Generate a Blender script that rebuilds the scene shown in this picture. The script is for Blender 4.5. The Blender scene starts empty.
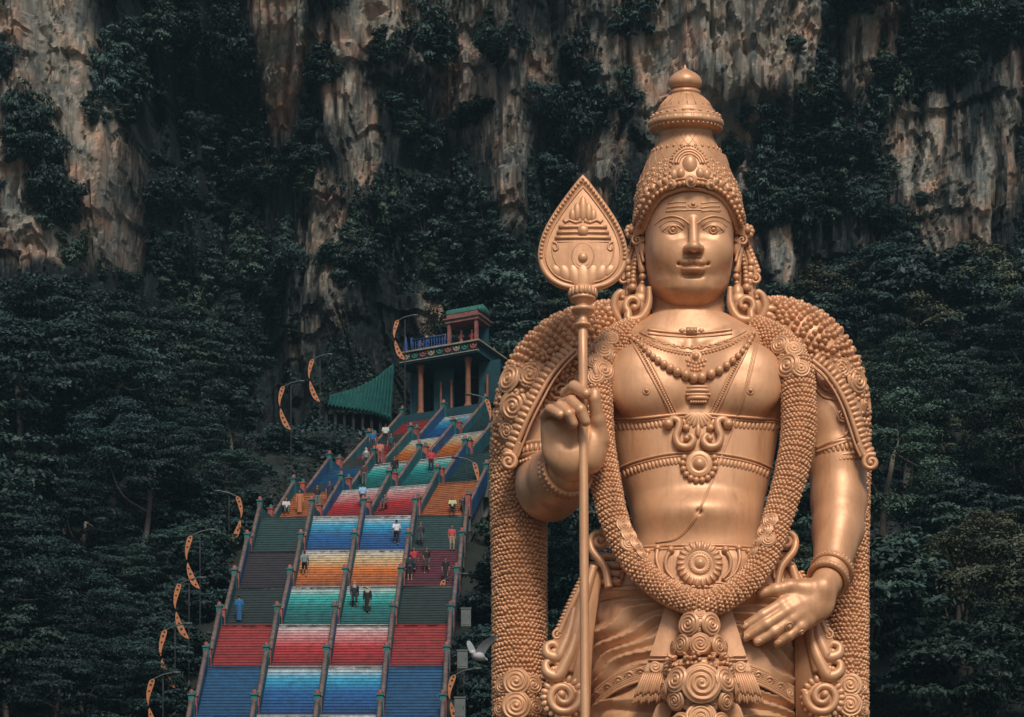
import bpy, math, random
import numpy as np
from mathutils import Vector, Matrix
from mathutils.bvhtree import BVHTree

SC = bpy.context.scene
COL = SC.collection
PI = math.pi
F_PX = 2500.0          # focal length in picture widths of 1024
HOR = 1213.0           # picture row of the horizon
CAMZ = 2.0
rng = np.random.default_rng(7)
random.seed(7)


def at(px, py, Y):
    return np.array([(px - 512) * Y / F_PX, Y, CAMZ + (HOR - py) * Y / F_PX])


# ------------------------------------------------------------------ meshes
def _ico(sub):
    t = (1 + 5 ** .5) / 2
    V = [(-1, t, 0), (1, t, 0), (-1, -t, 0), (1, -t, 0), (0, -1, t), (0, 1, t), (0, -1, -t), (0, 1, -t), (t, 0, -1), (t, 0, 1), (-t, 0, -1), (-t, 0, 1)]
    F = [(0, 11, 5), (0, 5, 1), (0, 1, 7), (0, 7, 10), (0, 10, 11), (1, 5, 9), (5, 11, 4), (11, 10, 2), (10, 7, 6), (7, 1, 8), (3, 9, 4), (3, 4, 2), (3, 2, 6), (3, 6, 8), (3, 8, 9), (4, 9, 5), (2, 4, 11), (6, 2, 10), (8, 6, 7), (9, 8, 1)]
    V = [np.array(v) / np.linalg.norm(v) for v in V]
    for _ in range(sub):
        c = {}
        G = []

        def mid(a, b):
            k = (min(a, b), max(a, b))
            if k not in c:
                m = V[a] + V[b]
                V.append(m / np.linalg.norm(m))
                c[k] = len(V) - 1
            return c[k]
        for a, b, d in F:
            x, y, z = mid(a, b), mid(b, d), mid(d, a)
            G += [(a, x, z), (b, y, x), (d, z, y), (x, y, z)]
        F = G
    return np.array(V), np.array(F)


ICO1, ICO2, ICO3 = _ico(1), _ico(2), _ico(3)


class MB:
    """collects vertices and faces, builds ONE mesh object"""

    def __init__(s):
        s.v, s.q, s.t, s.n = [], [], [], 0
        s.qm, s.tm = [], []
        s.tint = []

    def add(s, V, F, m=0, tint=0.5):
        V = np.asarray(V, float).reshape(-1, 3)
        F = np.asarray(F, int)
        if len(F):
            (s.q if F.shape[1] == 4 else s.t).append(F + s.n)
            (s.qm if F.shape[1] == 4 else s.tm).append(np.full(len(F), m, int))
        s.v.append(V)
        s.tint.append(np.broadcast_to(np.asarray(tint, float), (len(V),)))
        s.n += len(V)

    def add2(s, V, Q, T, m=0, tint=0.5):
        n0 = s.n
        s.add(V, Q, m, tint)
        if len(T):
            s.t.append(np.asarray(T, int) + n0)
            s.tm.append(np.full(len(T), m, int))

    def grid(s, P, closed_u=False, closed_v=False, m=0, flip=False):
        """P (nu, nv, 3)"""
        nu, nv = P.shape[:2]
        i = np.arange(nu if closed_u else nu - 1)
        j = np.arange(nv if closed_v else nv - 1)
        I, J = np.meshgrid(i, j, indexing='ij')
        I2, J2 = (I + 1) % nu, (J + 1) % nv
        F = np.stack([I * nv + J, I2 * nv + J, I2 * nv + J2, I * nv + J2], -1).reshape(-1, 4)
        if flip:
            F = F[:, ::-1]
        s.add(P.reshape(-1, 3), F, m)

    def balls(s, C, r, ico=ICO1, sc=None, R=None, m=0):
        C = np.asarray(C, float).reshape(-1, 3)
        r = np.broadcast_to(np.asarray(r, float), (len(C),))
        V0, F0 = ico
        W = V0[None] * r[:, None, None]
        if sc is not None:
            W = W * np.asarray(sc, float).reshape(-1, 1, 3)
        if R is not None:                 # (n,3,3) rows = axes
            W = np.einsum('nvi,nij->nvj', W, np.asarray(R, float).reshape(-1, 3, 3))
        V = W + C[:, None]
        n = len(V0)
        F = (F0[None] + (np.arange(len(C)) * n)[:, None, None]).reshape(-1, 3)
        s.add(V.reshape(-1, 3), F, m)

    def box(s, c, h, R=None, m=0, tint=0.5):
        c, h = np.asarray(c, float), np.asarray(h, float)
        V = np.array([(x, y, z) for x in (-1, 1) for y in (-1, 1) for z in (-1, 1)], float) * h
        if R is not None:
            V = V @ np.asarray(R, float)
        F = [(0, 1, 3, 2), (4, 6, 7, 5), (0, 4, 5, 1), (2, 3, 7, 6), (0, 2, 6, 4), (1, 5, 7, 3)]
        s.add(V + c, F, m, tint)

    def hexa(s, V, m=0):
        """8 corners: bottom 4 ccw, top 4 ccw"""
        s.add(V, [(3, 2, 1, 0), (4, 5, 6, 7), (0, 1, 5, 4), (1, 2, 6, 5), (2, 3, 7, 6), (3, 0, 4, 7)], m)

    def sweep(s, path, r, n=10, up=None, flat=1.0, closed=False, cap=True, m=0, twist=0.0, tint=0.5):
        P = np.asarray(path, float)
        N = len(P)
        r = np.broadcast_to(np.asarray(r, float), (N,))
        fl = np.broadcast_to(np.asarray(flat, float), (N,))
        if closed:
            T = np.roll(P, -1, 0) - np.roll(P, 1, 0)
        else:
            T = np.gradient(P, axis=0)
        T = T / (np.linalg.norm(T, axis=1)[:, None] + 1e-12)
        A = np.zeros((N, 3))
        if up is not None:
            u = np.broadcast_to(np.asarray(up, float), (N, 3))
            B = u - (u * T).sum(1)[:, None] * T
            B /= np.linalg.norm(B, axis=1)[:, None] + 1e-12
        else:
            B = np.zeros((N, 3))
            a = np.array([0, 0, 1.]) if abs(T[0][2]) < .9 else np.array([1., 0, 0])
            b = a - a.dot(T[0]) * T[0]
            B[0] = b / np.linalg.norm(b)
            for i in range(1, N):
                b = B[i - 1] - B[i - 1].dot(T[i]) * T[i]
                B[i] = b / (np.linalg.norm(b) + 1e-12)
        A = np.cross(T, B)
        th = np.linspace(0, 2 * PI, n, endpoint=False)
        ca, sa = np.cos(th), np.sin(th)
        G = P[:, None] + r[:, None, None] * (ca[None, :, None] * A[:, None] + (fl[:, None, None] * sa[None, :, None]) * B[:, None])
        n0 = s.n
        i = np.arange(N if closed else N - 1)
        j = np.arange(n)
        I, J = np.meshgrid(i, j, indexing='ij')
        I2, J2 = (I + 1) % N, (J + 1) % n
        F = np.stack([I * n + J, I * n + J2, I2 * n + J2, I2 * n + J], -1).reshape(-1, 4)[:, ::-1]
        s.add(G.reshape(-1, 3), F[:, ::-1], m, tint)
        if cap and not closed:
            s.add([P[0], P[-1]], np.zeros((0, 3), int), m, tint)
            c0, c1 = s.n - 2, s.n - 1
            j2 = (j + 1) % n
            s.t.append(np.stack([n0 + j2, n0 + j, np.full(n, c0)], -1))
            s.tm.append(np.full(n, m, int))
            b = n0 + (N - 1) * n
            s.t.append(np.stack([b + j, b + j2, np.full(n, c1)], -1))
            s.tm.append(np.full(n, m, int))

    def lathe(s, prof, c=(0, 0, 0), n=32, R=None, m=0, th0=0, th1=2 * PI, tint=0.5):
        """prof [(radius, z)] bottom to top"""
        pr = np.asarray(prof, float)
        full = abs(th1 - th0 - 2 * PI) < 1e-6
        th = np.linspace(th0, th1, n, endpoint=not full)
        P = np.stack([pr[:, 0][:, None] * np.cos(th), pr[:, 0][:, None] * np.sin(th), np.repeat(pr[:, 1][:, None], n, 1)], -1)
        if R is not None:
            P = P @ np.asarray(R, float)
        P = P + np.asarray(c, float)
        N = len(pr)
        I, J = np.meshgrid(np.arange(N - 1), np.arange(n if full else n - 1), indexing='ij')
        J2 = (J + 1) % n
        F = np.stack([I * n + J, I * n + J2, (I + 1) * n + J2, (I + 1) * n + J], -1).reshape(-1, 4)
        s.add(P.reshape(-1, 3), F, m, tint)

    def prism(s, poly, o, U, V, W, d, m=0, tint=0.5):
        """closed outline (x,y) in axes U,V at o, thickness d along W (both sides capped, fan from centroid)"""
        p = np.asarray(poly, float)
        o, U, V, W = (np.asarray(a, float) for a in (o, U, V, W))
        a = o + p[:, :1] * U + p[:, 1:] * V
        n = len(p)
        c = a.mean(0)
        VV = np.concatenate([a, a + d * W, [c, c + d * W]])
        j = np.arange(n)
        k = (j + 1) % n
        s.add2(VV, np.stack([j, k, k + n, j + n], -1), np.concatenate([np.stack([k, j, np.full(n, 2 * n)], -1), np.stack([j + n, k + n, np.full(n, 2 * n + 1)], -1)]), m, tint)

    def build(s, name, mats, parent=None, smooth=True, xf=None, loc=None, tint=False):
        V = np.concatenate(s.v) if s.v else np.zeros((0, 3))
        if xf is not None:
            V = xf(V)
        o_loc = np.zeros(3)
        if parent is not None:
            V = V - np.array(parent['_w'])
        elif loc is not None:
            V = V - np.asarray(loc)
            o_loc = np.asarray(loc)
        me = bpy.data.meshes.new(name)
        Q = np.concatenate(s.q) if s.q else np.zeros((0, 4), int)
        T = np.concatenate(s.t) if s.t else np.zeros((0, 3), int)
        nl = Q.size + T.size
        me.vertices.add(len(V))
        me.vertices.foreach_set('co', V.astype(np.float32).ravel())
        me.loops.add(nl)
        me.loops.foreach_set('vertex_index', np.concatenate([Q.ravel(), T.ravel()]).astype(np.int32))
        npoly = len(Q) + len(T)
        me.polygons.add(npoly)
        tot = np.concatenate([np.full(len(Q), 4), np.full(len(T), 3)]).astype(np.int32)
        st = np.concatenate([[0], np.cumsum(tot)[:-1]]).astype(np.int32) if npoly else np.zeros(0, np.int32)
        me.polygons.foreach_set('loop_start', st)
        me.polygons.foreach_set('loop_total', tot)
        mi = np.concatenate((s.qm or [np.zeros(0, int)]) + (s.tm or [np.zeros(0, int)])).astype(np.int32)
        me.polygons.foreach_set('material_index', mi)
        me.polygons.foreach_set('use_smooth', np.full(npoly, smooth))
        me.update(calc_edges=True)
        if tint:
            at_ = me.attributes.new('tint', 'FLOAT', 'POINT')
            at_.data.foreach_set('value', np.concatenate(s.tint).astype(np.float32))
        for mt in (mats if isinstance(mats, (list, tuple)) else [mats]):
            me.materials.append(mt)
        o = bpy.data.objects.new(name, me)
        COL.objects.link(o)
        o.location = o_loc
        if parent is not None:
            o.parent = parent
            o['_w'] = parent['_w']
        else:
            o['_w'] = [float(a) for a in o_loc]
        return o


def empty(name, loc=(0, 0, 0)):
    o = bpy.data.objects.new(name, None)
    COL.objects.link(o)
    o.location = [float(a) for a in loc]
    o.empty_display_size = .3
    o['_w'] = [float(a) for a in loc]
    return o


def tag(o, label=None, cat=None, group=None, kind=None):
    if label:
        o['label'] = label
    if cat:
        o['category'] = cat
    if group:
        o['group'] = group
    if kind:
        o['kind'] = kind
    return o


def copy_tree(o, parent=None):
    c = o.copy()
    COL.objects.link(c)
    c.parent = parent
    for ch in o.children:
        copy_tree(ch, c)
    return c


def spline(P, n):
    """Catmull-Rom through rows of P (any dimension), n samples by even chord length"""
    P = np.asarray(P, float)
    if len(P) == 2:
        return P[0] + (P[1] - P[0]) * np.linspace(0, 1, n)[:, None]
    E = np.concatenate([[2 * P[0] - P[1]], P, [2 * P[-1] - P[-2]]])
    out = []
    for i in range(1, len(E) - 2):
        t = np.linspace(0, 1, 24, endpoint=False)[:, None]
        a, b, c, d = E[i - 1:i + 3]
        out.append(.5 * (2 * b + (c - a) * t + (2 * a - 5 * b + 4 * c - d) * t ** 2 + (3 * b - a - 3 * c + d) * t ** 3))
    S = np.concatenate(out + [P[-1:]])
    L = np.concatenate([[0], np.cumsum(np.linalg.norm(np.diff(S[:, :3], axis=0), axis=1))])
    q = np.linspace(0, L[-1], n)
    return np.stack([np.interp(q, L, S[:, k]) for k in range(S.shape[1])], -1)


def plen(P):
    return np.linalg.norm(np.diff(P, axis=0), axis=1).sum()


def unit(v):
    v = np.asarray(v, float)
    return v / (np.linalg.norm(v) + 1e-12)


# ------------------------------------------------------------------ signed distance sculpting
class SDF:
    def __init__(s, lo, hi, h):
        s.h = h
        s.lo = np.array(lo, float)
        s.ax = [np.arange(lo[i], hi[i] + h, h, dtype=np.float32) for i in range(3)]
        s.d = np.full([len(a) for a in s.ax], 50., np.float32)
        s.mar = 14.0

    def _cut(s, lo, hi, k):
        m = max(s.mar, k) + 3 * s.h
        sl = []
        for i in range(3):
            a = s.ax[i]
            i0 = max(0, int((lo[i] - m - s.lo[i]) / s.h))
            i1 = min(len(a), int((hi[i] + m - s.lo[i]) / s.h) + 2)
            sl.append(slice(i0, max(i0, i1)))
        X = s.ax[0][sl[0]][:, None, None]
        Y = s.ax[1][sl[1]][None, :, None]
        Z = s.ax[2][sl[2]][None, None, :]
        return tuple(sl), X, Y, Z

    def put(s, sl, v, k, mode):
        a = s.d[sl]
        if mode == 'u':
            if k > 0:
                h = np.maximum(k - np.abs(a - v), 0) / k
                s.d[sl] = np.minimum(a, v) - h * h * k * .25
            else:
                s.d[sl] = np.minimum(a, v)
        else:
            v = -v
            if k > 0:
                h = np.maximum(k - np.abs(a - v), 0) / k
                s.d[sl] = np.maximum(a, v) + h * h * k * .25
            else:
                s.d[sl] = np.maximum(a, v)

    def cone(s, a, b, ra, rb, k=4, mode='u'):
        a, b = np.asarray(a, float), np.asarray(b, float)
        R = max(ra, rb)
        sl, X, Y, Z = s._cut(np.minimum(a, b) - R, np.maximum(a, b) + R, k)
        d = b - a
        L = max(d.dot(d), 1e-9)
        t = np.clip(((X - a[0]) * d[0] + (Y - a[1]) * d[1] + (Z - a[2]) * d[2]) / L, 0, 1)
        v = np.sqrt((X - a[0] - t * d[0]) ** 2 + (Y - a[1] - t * d[1]) ** 2 + (Z - a[2] - t * d[2]) ** 2) - (ra + t * (rb - ra))
        s.put(sl, v.astype(np.float32), k, mode)

    def chain(s, pts, k=4, kj=None, mode='u'):
        """pts [(point, radius)]: one limb"""
        for (a, ra), (b, rb) in zip(pts[:-1], pts[1:]):
            s.cone(a, b, ra, rb, k, mode)

    def ell(s, c, r, k=4, R=None, mode='u'):
        c, r = np.asarray(c, float), np.asarray(r, float)
        m = r if R is None else np.full(3, r.max())
        sl, X, Y, Z = s._cut(c - m, c + m, k)
        x, y, z = X - c[0], Y - c[1], Z - c[2]
        if R is not None:
            R = np.asarray(R, float)
            x, y, z = (x * R[i][0] + y * R[i][1] + z * R[i][2] for i in range(3))
        k0 = np.sqrt((x / r[0]) ** 2 + (y / r[1]) ** 2 + (z / r[2]) ** 2)
        k1 = np.sqrt((x / r[0] ** 2) ** 2 + (y / r[1] ** 2) ** 2 + (z / r[2] ** 2) ** 2) + 1e-6
        s.put(sl, (k0 * (k0 - 1) / k1).astype(np.float32), k, mode)

    def loft(s, st, e=2.2, k=4, mode='u', bend=None):
        """st rows (z, cx, cy, a, b), rising z"""
        st = np.asarray(st, float)
        lo = np.array([(st[:, 1] - st[:, 3]).min(), (st[:, 2] - st[:, 4]).min(), st[0, 0]])
        hi = np.array([(st[:, 1] + st[:, 3]).max(), (st[:, 2] + st[:, 4]).max(), st[-1, 0]])
        sl, X, Y, Z = s._cut(lo, hi, k)
        z = Z[0, 0]
        fine = np.linspace(st[0, 0], st[-1, 0], 400)
        sm = []
        for c in range(1, 5):
            f = np.interp(fine, st[:, 0], st[:, c])
            w = max(3, int(400 * 5 / (st[-1, 0] - st[0, 0])))
            kern = np.hanning(w + 2)[1:-1]
            kern /= kern.sum()
            f = np.convolve(np.pad(f, w, mode='edge'), kern, 'same')[w:-w]
            sm.append(np.interp(z, fine, f)[None, None, :])
        cx, cy, a, b = sm
        q = (np.abs((X - cx) / a) ** e + np.abs((Y - cy) / b) ** e) ** (1 / e)
        v = (q - 1) * np.minimum(a, b)
        v = np.maximum(v, np.maximum(st[0, 0] - Z, Z - st[-1, 0]))
        s.put(sl, v.astype(np.float32), k, mode)

    def mesh(s):
        d = s.d
        nx, ny, nz = d.shape
        ins = d < 0
        cnt = np.zeros((nx - 1, ny - 1, nz - 1), np.int8)
        off = [(i, j, k) for i in (0, 1) for j in (0, 1) for k in (0, 1)]
        for i, j, k in off:
            cnt += ins[i:nx - 1 + i, j:ny - 1 + j, k:nz - 1 + k]
        I, J, K = np.nonzero((cnt > 0) & (cnt < 8))
        idm = np.full(cnt.shape, -1, np.int32)
        idm[I, J, K] = np.arange(len(I))
        cv = {o: d[I + o[0], J + o[1], K + o[2]] for o in off}
        acc = np.zeros((len(I), 3))
        num = np.zeros(len(I))
        for o in off:
            for ax in range(3):
                if o[ax] == 0:
                    p = list(o)
                    p[ax] = 1
                    p = tuple(p)
                    a, b = cv[o], cv[p]
                    m = (a < 0) != (b < 0)
                    t = np.where(m, a / np.where(m, a - b, 1), 0)
                    q = np.tile(np.array(o, float), (len(I), 1))
                    q[:, ax] += t
                    acc += q * m[:, None]
                    num += m
        V = (np.stack([I, J, K], -1) + acc / num[:, None]) * s.h + s.lo
        Q = []
        for ax in range(3):
            a, b = [x for x in range(3) if x != ax]
            sl0 = [slice(None)] * 3
            sl1 = [slice(None)] * 3
            sl0[ax] = slice(0, -1)
            sl1[ax] = slice(1, None)
            A, B = ins[tuple(sl0)], ins[tuple(sl1)]
            E = np.stack(np.nonzero(A != B), -1)
            ok = (E[:, a] > 0) & (E[:, b] > 0) & (E[:, a] < d.shape[a] - 1) & (E[:, b] < d.shape[b] - 1)
            E = E[ok]
            s_in = A[E[:, 0], E[:, 1], E[:, 2]]
            c = []
            for da, db in ((-1, -1), (0, -1), (0, 0), (-1, 0)):
                G = E.copy()
                G[:, a] += da
                G[:, b] += db
                c.append(idm[G[:, 0], G[:, 1], G[:, 2]])
            q = np.stack(c, -1)
            flip = ~s_in if ax != 1 else s_in
            q[flip] = q[flip][:, ::-1]
            Q.append(q)
        Q = np.concatenate(Q)
        return V, Q


# ------------------------------------------------------------------ materials
def new_mat(name):
    m = bpy.data.materials.new(name)
    m.use_nodes = True
    nt = m.node_tree
    for n in list(nt.nodes):
        nt.nodes.remove(n)
    out = nt.nodes.new('ShaderNodeOutputMaterial')
    b = nt.nodes.new('ShaderNodeBsdfPrincipled')
    nt.links.new(b.outputs[0], out.inputs[0])
    return m, nt, b


def node(nt, t, **kw):
    n = nt.nodes.new(t)
    for k, v in kw.items():
        if k.startswith('i_'):
            n.inputs[k[2:].replace('_', ' ')].default_value = v
        else:
            setattr(n, k, v)
    return n


def c4(c):
    return (c[0], c[1], c[2], 1)


def mat(name, col, rough=.6, var=.12, scale=2., bump=0., bscale=8., metal=0., spec=.4, streak=False):
    """plain surface with colour variation by object-space noise"""
    m, nt, b = new_mat(name)
    L = nt.links
    tc = node(nt, 'ShaderNodeTexCoord')
    src = tc.outputs['Object']
    if streak:
        mp = node(nt, 'ShaderNodeMapping')
        mp.inputs['Scale'].default_value = (1, 1, .15)
        L.new(src, mp.inputs[0])
        src = mp.outputs[0]
    nz = node(nt, 'ShaderNodeTexNoise', i_Scale=scale, i_Detail=5., i_Roughness=.6)
    L.new(src, nz.inputs['Vector'])
    rp = node(nt, 'ShaderNodeValToRGB')
    rp.color_ramp.elements[0].position = .3
    rp.color_ramp.elements[1].position = .7
    rp.color_ramp.elements[0].color = c4([max(0, x * (1 - var)) for x in col])
    rp.color_ramp.elements[1].color = c4([min(1, x * (1 + var)) for x in col])
    L.new(nz.outputs[0], rp.inputs[0])
    L.new(rp.outputs[0], b.inputs['Base Color'])
    b.inputs['Roughness'].default_value = rough
    b.inputs['Metallic'].default_value = metal
    b.inputs['Specular IOR Level'].default_value = spec
    if bump:
        n2 = node(nt, 'ShaderNodeTexNoise', i_Scale=bscale, i_Detail=6.)
        L.new(tc.outputs['Object'], n2.inputs['Vector'])
        bp = node(nt, 'ShaderNodeBump', i_Strength=bump, i_Distance=.05)
        L.new(n2.outputs[0], bp.inputs['Height'])
        L.new(bp.outputs[0], b.inputs['Normal'])
    return m


MATS = {}


def M(name, *a, **k):
    if name not in MATS:
        MATS[name] = mat(name, *a, **k)
    return MATS[name]


# ------------------------------------------------------------------ camera, light, world
cam = bpy.data.cameras.new('camera')
cam.sensor_width = 36
cam.lens = F_PX / 1024 * 36
cam.shift_y = (HOR - 358.5) / 1024
cam.clip_end = 3000
co = bpy.data.objects.new('camera', cam)
COL.objects.link(co)
co.location = (0, 0, CAMZ)
co.rotation_euler = (PI / 2, 0, 0)
SC.camera = co

SUN_ELEV, SUN_AZ = math.radians(45), math.radians(169)     # azimuth measured clockwise from +Y (180 = behind the camera)
w = bpy.data.worlds.new('World')
SC.world = w
w.use_nodes = True
nt = w.node_tree
bg = nt.nodes['Background']
sky = nt.nodes.new('ShaderNodeTexSky')
sky.sky_type = 'NISHITA'
sky.sun_disc = False
sky.sun_elevation = SUN_ELEV
sky.sun_rotation = SUN_AZ
sky.air_density = 1.0
sky.dust_density = 2.5
nt.links.new(sky.outputs[0], bg.inputs[0])
bg.inputs[1].default_value = .075
sl = bpy.data.lights.new('sun', 'SUN')
sl.energy = 2.5
sl.angle = math.radians(18)
sl.color = (1, .93, .84)
so = bpy.data.objects.new('sun', sl)
COL.objects.link(so)
so.location = (0, 0, 200)
sd = Vector((math.sin(SUN_AZ) * math.cos(SUN_ELEV), math.cos(SUN_AZ) * math.cos(SUN_ELEV), math.sin(SUN_ELEV)))
so.rotation_euler = (-sd).to_track_quat('-Z', 'Y').to_euler()
SC.view_settings.view_transform = 'Standard'
SC.view_settings.look = 'None'
SC.view_settings.exposure = 0.0
SC.view_settings.gamma = 1
SC.cycles.max_bounces = 5
SC.cycles.diffuse_bounces = 2
SC.cycles.use_denoising = True
# ================================================================== THE STATUE
# modelled in its own units (1 unit = 0.035 m): x from the camera axis, y = -depth towards the viewer, z up
US = .035
SX = 692 - 512


def toW(P):
    P = np.asarray(P, float)
    return np.stack([P[:, 0] * US, 87.5 + P[:, 1] * US, CAMZ + P[:, 2] * US], -1)


def A(px, py, w=0.):
    k = 1 - w / F_PX
    return np.array([(px - 512) * k, -w, (HOR - py) * k])


m, nt, b = new_mat('copper_gold_paint')
L_ = nt.links
tc = node(nt, 'ShaderNodeTexCoord')
n1 = node(nt, 'ShaderNodeTexNoise', i_Scale=.35, i_Detail=6., i_Roughness=.65)
mp = node(nt, 'ShaderNodeMapping')
mp.inputs['Scale'].default_value = (1, 1, .35)
L_.new(tc.outputs['Object'], mp.inputs[0])
L_.new(mp.outputs[0], n1.inputs['Vector'])
rp = node(nt, 'ShaderNodeValToRGB')
e = rp.color_ramp.elements
e[0].position, e[1].position = .25, .8
e[0].color, e[1].color = (.66, .33, .16, 1), (.79, .44, .238, 1)
L_.new(n1.outputs[0], rp.inputs[0])
# weather streaks running down
n2 = node(nt, 'ShaderNodeTexNoise', i_Scale=2.2, i_Detail=4., i_Roughness=.7)
mp2 = node(nt, 'ShaderNodeMapping')
mp2.inputs['Scale'].default_value = (1, 1, .07)
L_.new(tc.outputs['Object'], mp2.inputs[0])
L_.new(mp2.outputs[0], n2.inputs['Vector'])
rp2 = node(nt, 'ShaderNodeValToRGB')
rp2.color_ramp.elements[0].position, rp2.color_ramp.elements[1].position = .56, .74
rp2.color_ramp.elements[0].color, rp2.color_ramp.elements[1].color = (0, 0, 0, 1), (.5, .5, .5, 1)
L_.new(n2.outputs[0], rp2.inputs[0])
mx = node(nt, 'ShaderNodeMix', data_type='RGBA')
mx.inputs['B'].default_value = (.44, .19, .085, 1)
L_.new(rp2.outputs[0], mx.inputs['Factor'])
L_.new(rp.outputs[0], mx.inputs['A'])
# grime patches and rain stains
n4 = node(nt, 'ShaderNodeTexNoise', i_Scale=1.1, i_Detail=8., i_Roughness=.72)
mp4 = node(nt, 'ShaderNodeMapping')
mp4.inputs['Scale'].default_value = (1, 1, .3)
L_.new(tc.outputs['Object'], mp4.inputs[0])
L_.new(mp4.outputs[0], n4.inputs['Vector'])
r4 = node(nt, 'ShaderNodeValToRGB')
r4.color_ramp.elements[0].position, r4.color_ramp.elements[1].position = .36, .56
r4.color_ramp.elements[0].color, r4.color_ramp.elements[1].color = (.74, .70, .66, 1), (1, 1, 1, 1)
L_.new(n4.outputs[0], r4.inputs[0])
m4 = node(nt, 'ShaderNodeMix', data_type='RGBA', blend_type='MULTIPLY')
m4.inputs['Factor'].default_value = .8
L_.new(mx.outputs['Result'], m4.inputs['A'])
L_.new(r4.outputs[0], m4.inputs['B'])
L_.new(m4.outputs['Result'], b.inputs['Base Color'])
b.inputs['Roughness'].default_value = .44
b.inputs['Metallic'].default_value = .22
b.inputs['Specular IOR Level'].default_value = .5
n3 = node(nt, 'ShaderNodeTexNoise', i_Scale=6., i_Detail=5.)
L_.new(tc.outputs['Object'], n3.inputs['Vector'])
bp = node(nt, 'ShaderNodeBump', i_Strength=.12, i_Distance=.05)
L_.new(n3.outputs[0], bp.inputs['Height'])
L_.new(bp.outputs[0], b.inputs['Normal'])
GOLD = m

STAT = empty('monumental_statue', (SX * US, 87.5, 0))
tag(STAT, 'towering copper-gold statue of a crowned standing figure holding a leaf-topped spear', 'statue')


def part(mb, name, parent=STAT, smooth=True):
    return mb.build(name, GOLD, parent, smooth, xf=toW)


# ------------------------------------------------------------------ body
body = SDF((490 - 512, -125, 470), (880 - 512, 70, 945), 1.45)


def stz(rows, w0=0, dz=0):
    """rows (py, cx_px, half_px, front, back) -> loft rows sorted by rising z; silhouettes read at depth 0"""
    out = []
    for py, cx, a, f, bk in rows:
        out.append((HOR - py, cx - 512, -(f - bk) / 2, a, (f + bk) / 2))
    return sorted(out)


# torso
body.loft(stz([(318, 689, 40, 26, 30), (330, 690, 62, 30, 34), (342, 692, 80, 34, 38), (360, 693, 87, 38, 42), (395, 694, 89, 42, 45),
               (420, 694, 86, 43, 45), (440, 694, 83, 43, 44), (470, 695, 77, 43, 43), (500, 696, 69, 44, 42), (525, 697, 64, 48, 42), (540, 697, 64, 49, 42), (555, 697, 66, 49, 43), (575, 697, 70, 50, 45), (720, 694, 95, 50, 50)]), e=2.25)
# breastplate-like chest muscles with a crisp lower edge
for sx, px in ((-1, 650), (1, 740)):
    c = A(px, 381, 33)
    body.ell(c, (44.5, 19, 40), k=7)
    c = A(px - sx * 3, 392, 36)
    body.ell(c, (41, 17, 25.5), k=3)
# belly
body.ell(A(697, 520, 14), (56, 41, 22), k=14)
body.ell(A(699.5, 511, 57), (3.4, 6, 3.0), k=2, mode='s')
# neck
body.loft(stz([(275, 689, 35, 8, 36), (300, 689, 36, 12, 38), (322, 689, 37.5, 19, 38), (340, 690, 44, 28, 38)]), e=2.1, k=9)
# collar bones
for sx in (-1, 1):
    body.chain([(A(690 + sx * 9, 343, 34), 3), (A(690 + sx * 40, 336, 27), 4), (A(690 + sx * 70, 334, 10), 5)], k=8)
# arms
body.chain([(A(606, 364, -14), 28), (A(576, 386, -14), 29), (A(560, 430, -6), 31), (A(551, 474, 6), 32.5), (A(550, 487, 8), 33)], k=8)
body.chain([(A(550, 485, 8), 32.5), (A(560, 476, 42), 29), (A(568, 470, 66), 23)], k=7)
body.chain([(A(780, 364, -14), 28), (A(812, 386, -16), 29), (A(829, 420, -12), 31.5), (A(837, 460, -10), 29), (A(839, 500, -4), 27.5)], k=8)
body.chain([(A(839, 500, -4), 27.5), (A(838, 530, 8), 25), (A(831, 572, 36), 17.5), (A(827, 584, 46), 15)], k=6)
BV, BQ = body.mesh()
mbB = MB()
mbB.add(BV, BQ)

# ------------------------------------------------------------------ hands, finer grids, rooted inside the wrists
hr = SDF((20, -145, 690), (110, -45, 850), .8)      # the hand that holds the spear
PW = 84
hr.chain([(A(566, 471, 62), 21), (A(571, 464, 76), 20)], k=5)
hr.ell(A(562, 446, PW), (20, 12, 24), k=6)
hr.ell(A(556, 428, PW + 2), (15, 11, 19), k=6)
hr.ell(A(592, 446, PW + 3), (15, 13, 26), k=7)
hr.ell(A(574, 456, PW + 1), (24, 14, 19), k=7)
hr.ell(A(578, 432, PW - 2), (26, 10, 18), k=7)
# thumb up the right side
hr.chain([(A(601, 440, PW + 5), 8.5), (A(598, 421, PW + 12), 7), (A(594.5, 400, PW + 20), 6.0)], k=3)
hr.ell(A(594.5, 396, PW + 20), (6.2, 6, 8), k=2)
# index, middle, ring, little: up behind, curling forward and down
hr.chain([(A(573, 416, PW - 4), 7.5), (A(566.5, 394, PW + 2), 6.3), (A(574, 387, PW + 18), 5.8), (A(586, 394, PW + 31), 4.9)], k=1.2)
hr.chain([(A(565, 421, PW - 2), 7), (A(562.5, 405, PW + 8), 6.2), (A(571, 401.5, PW + 24), 5.9), (A(580.5, 410, PW + 33), 5.5), (A(585.5, 421.5, PW + 31), 4.8)], k=1.2)
hr.chain([(A(556, 426, PW - 1), 6.5), (A(553.5, 411, PW + 10), 5.7), (A(560, 406.5, PW + 25), 5.4), (A(569, 414, PW + 33), 5.1), (A(573.5, 423.5, PW + 31), 4.5)], k=1.2)
hr.chain([(A(549, 432, PW), 6.2), (A(545, 416, PW + 8), 5.2), (A(550, 409.5, PW + 22), 4.8), (A(560, 415, PW + 31), 4.3)], k=1.2)
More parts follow.
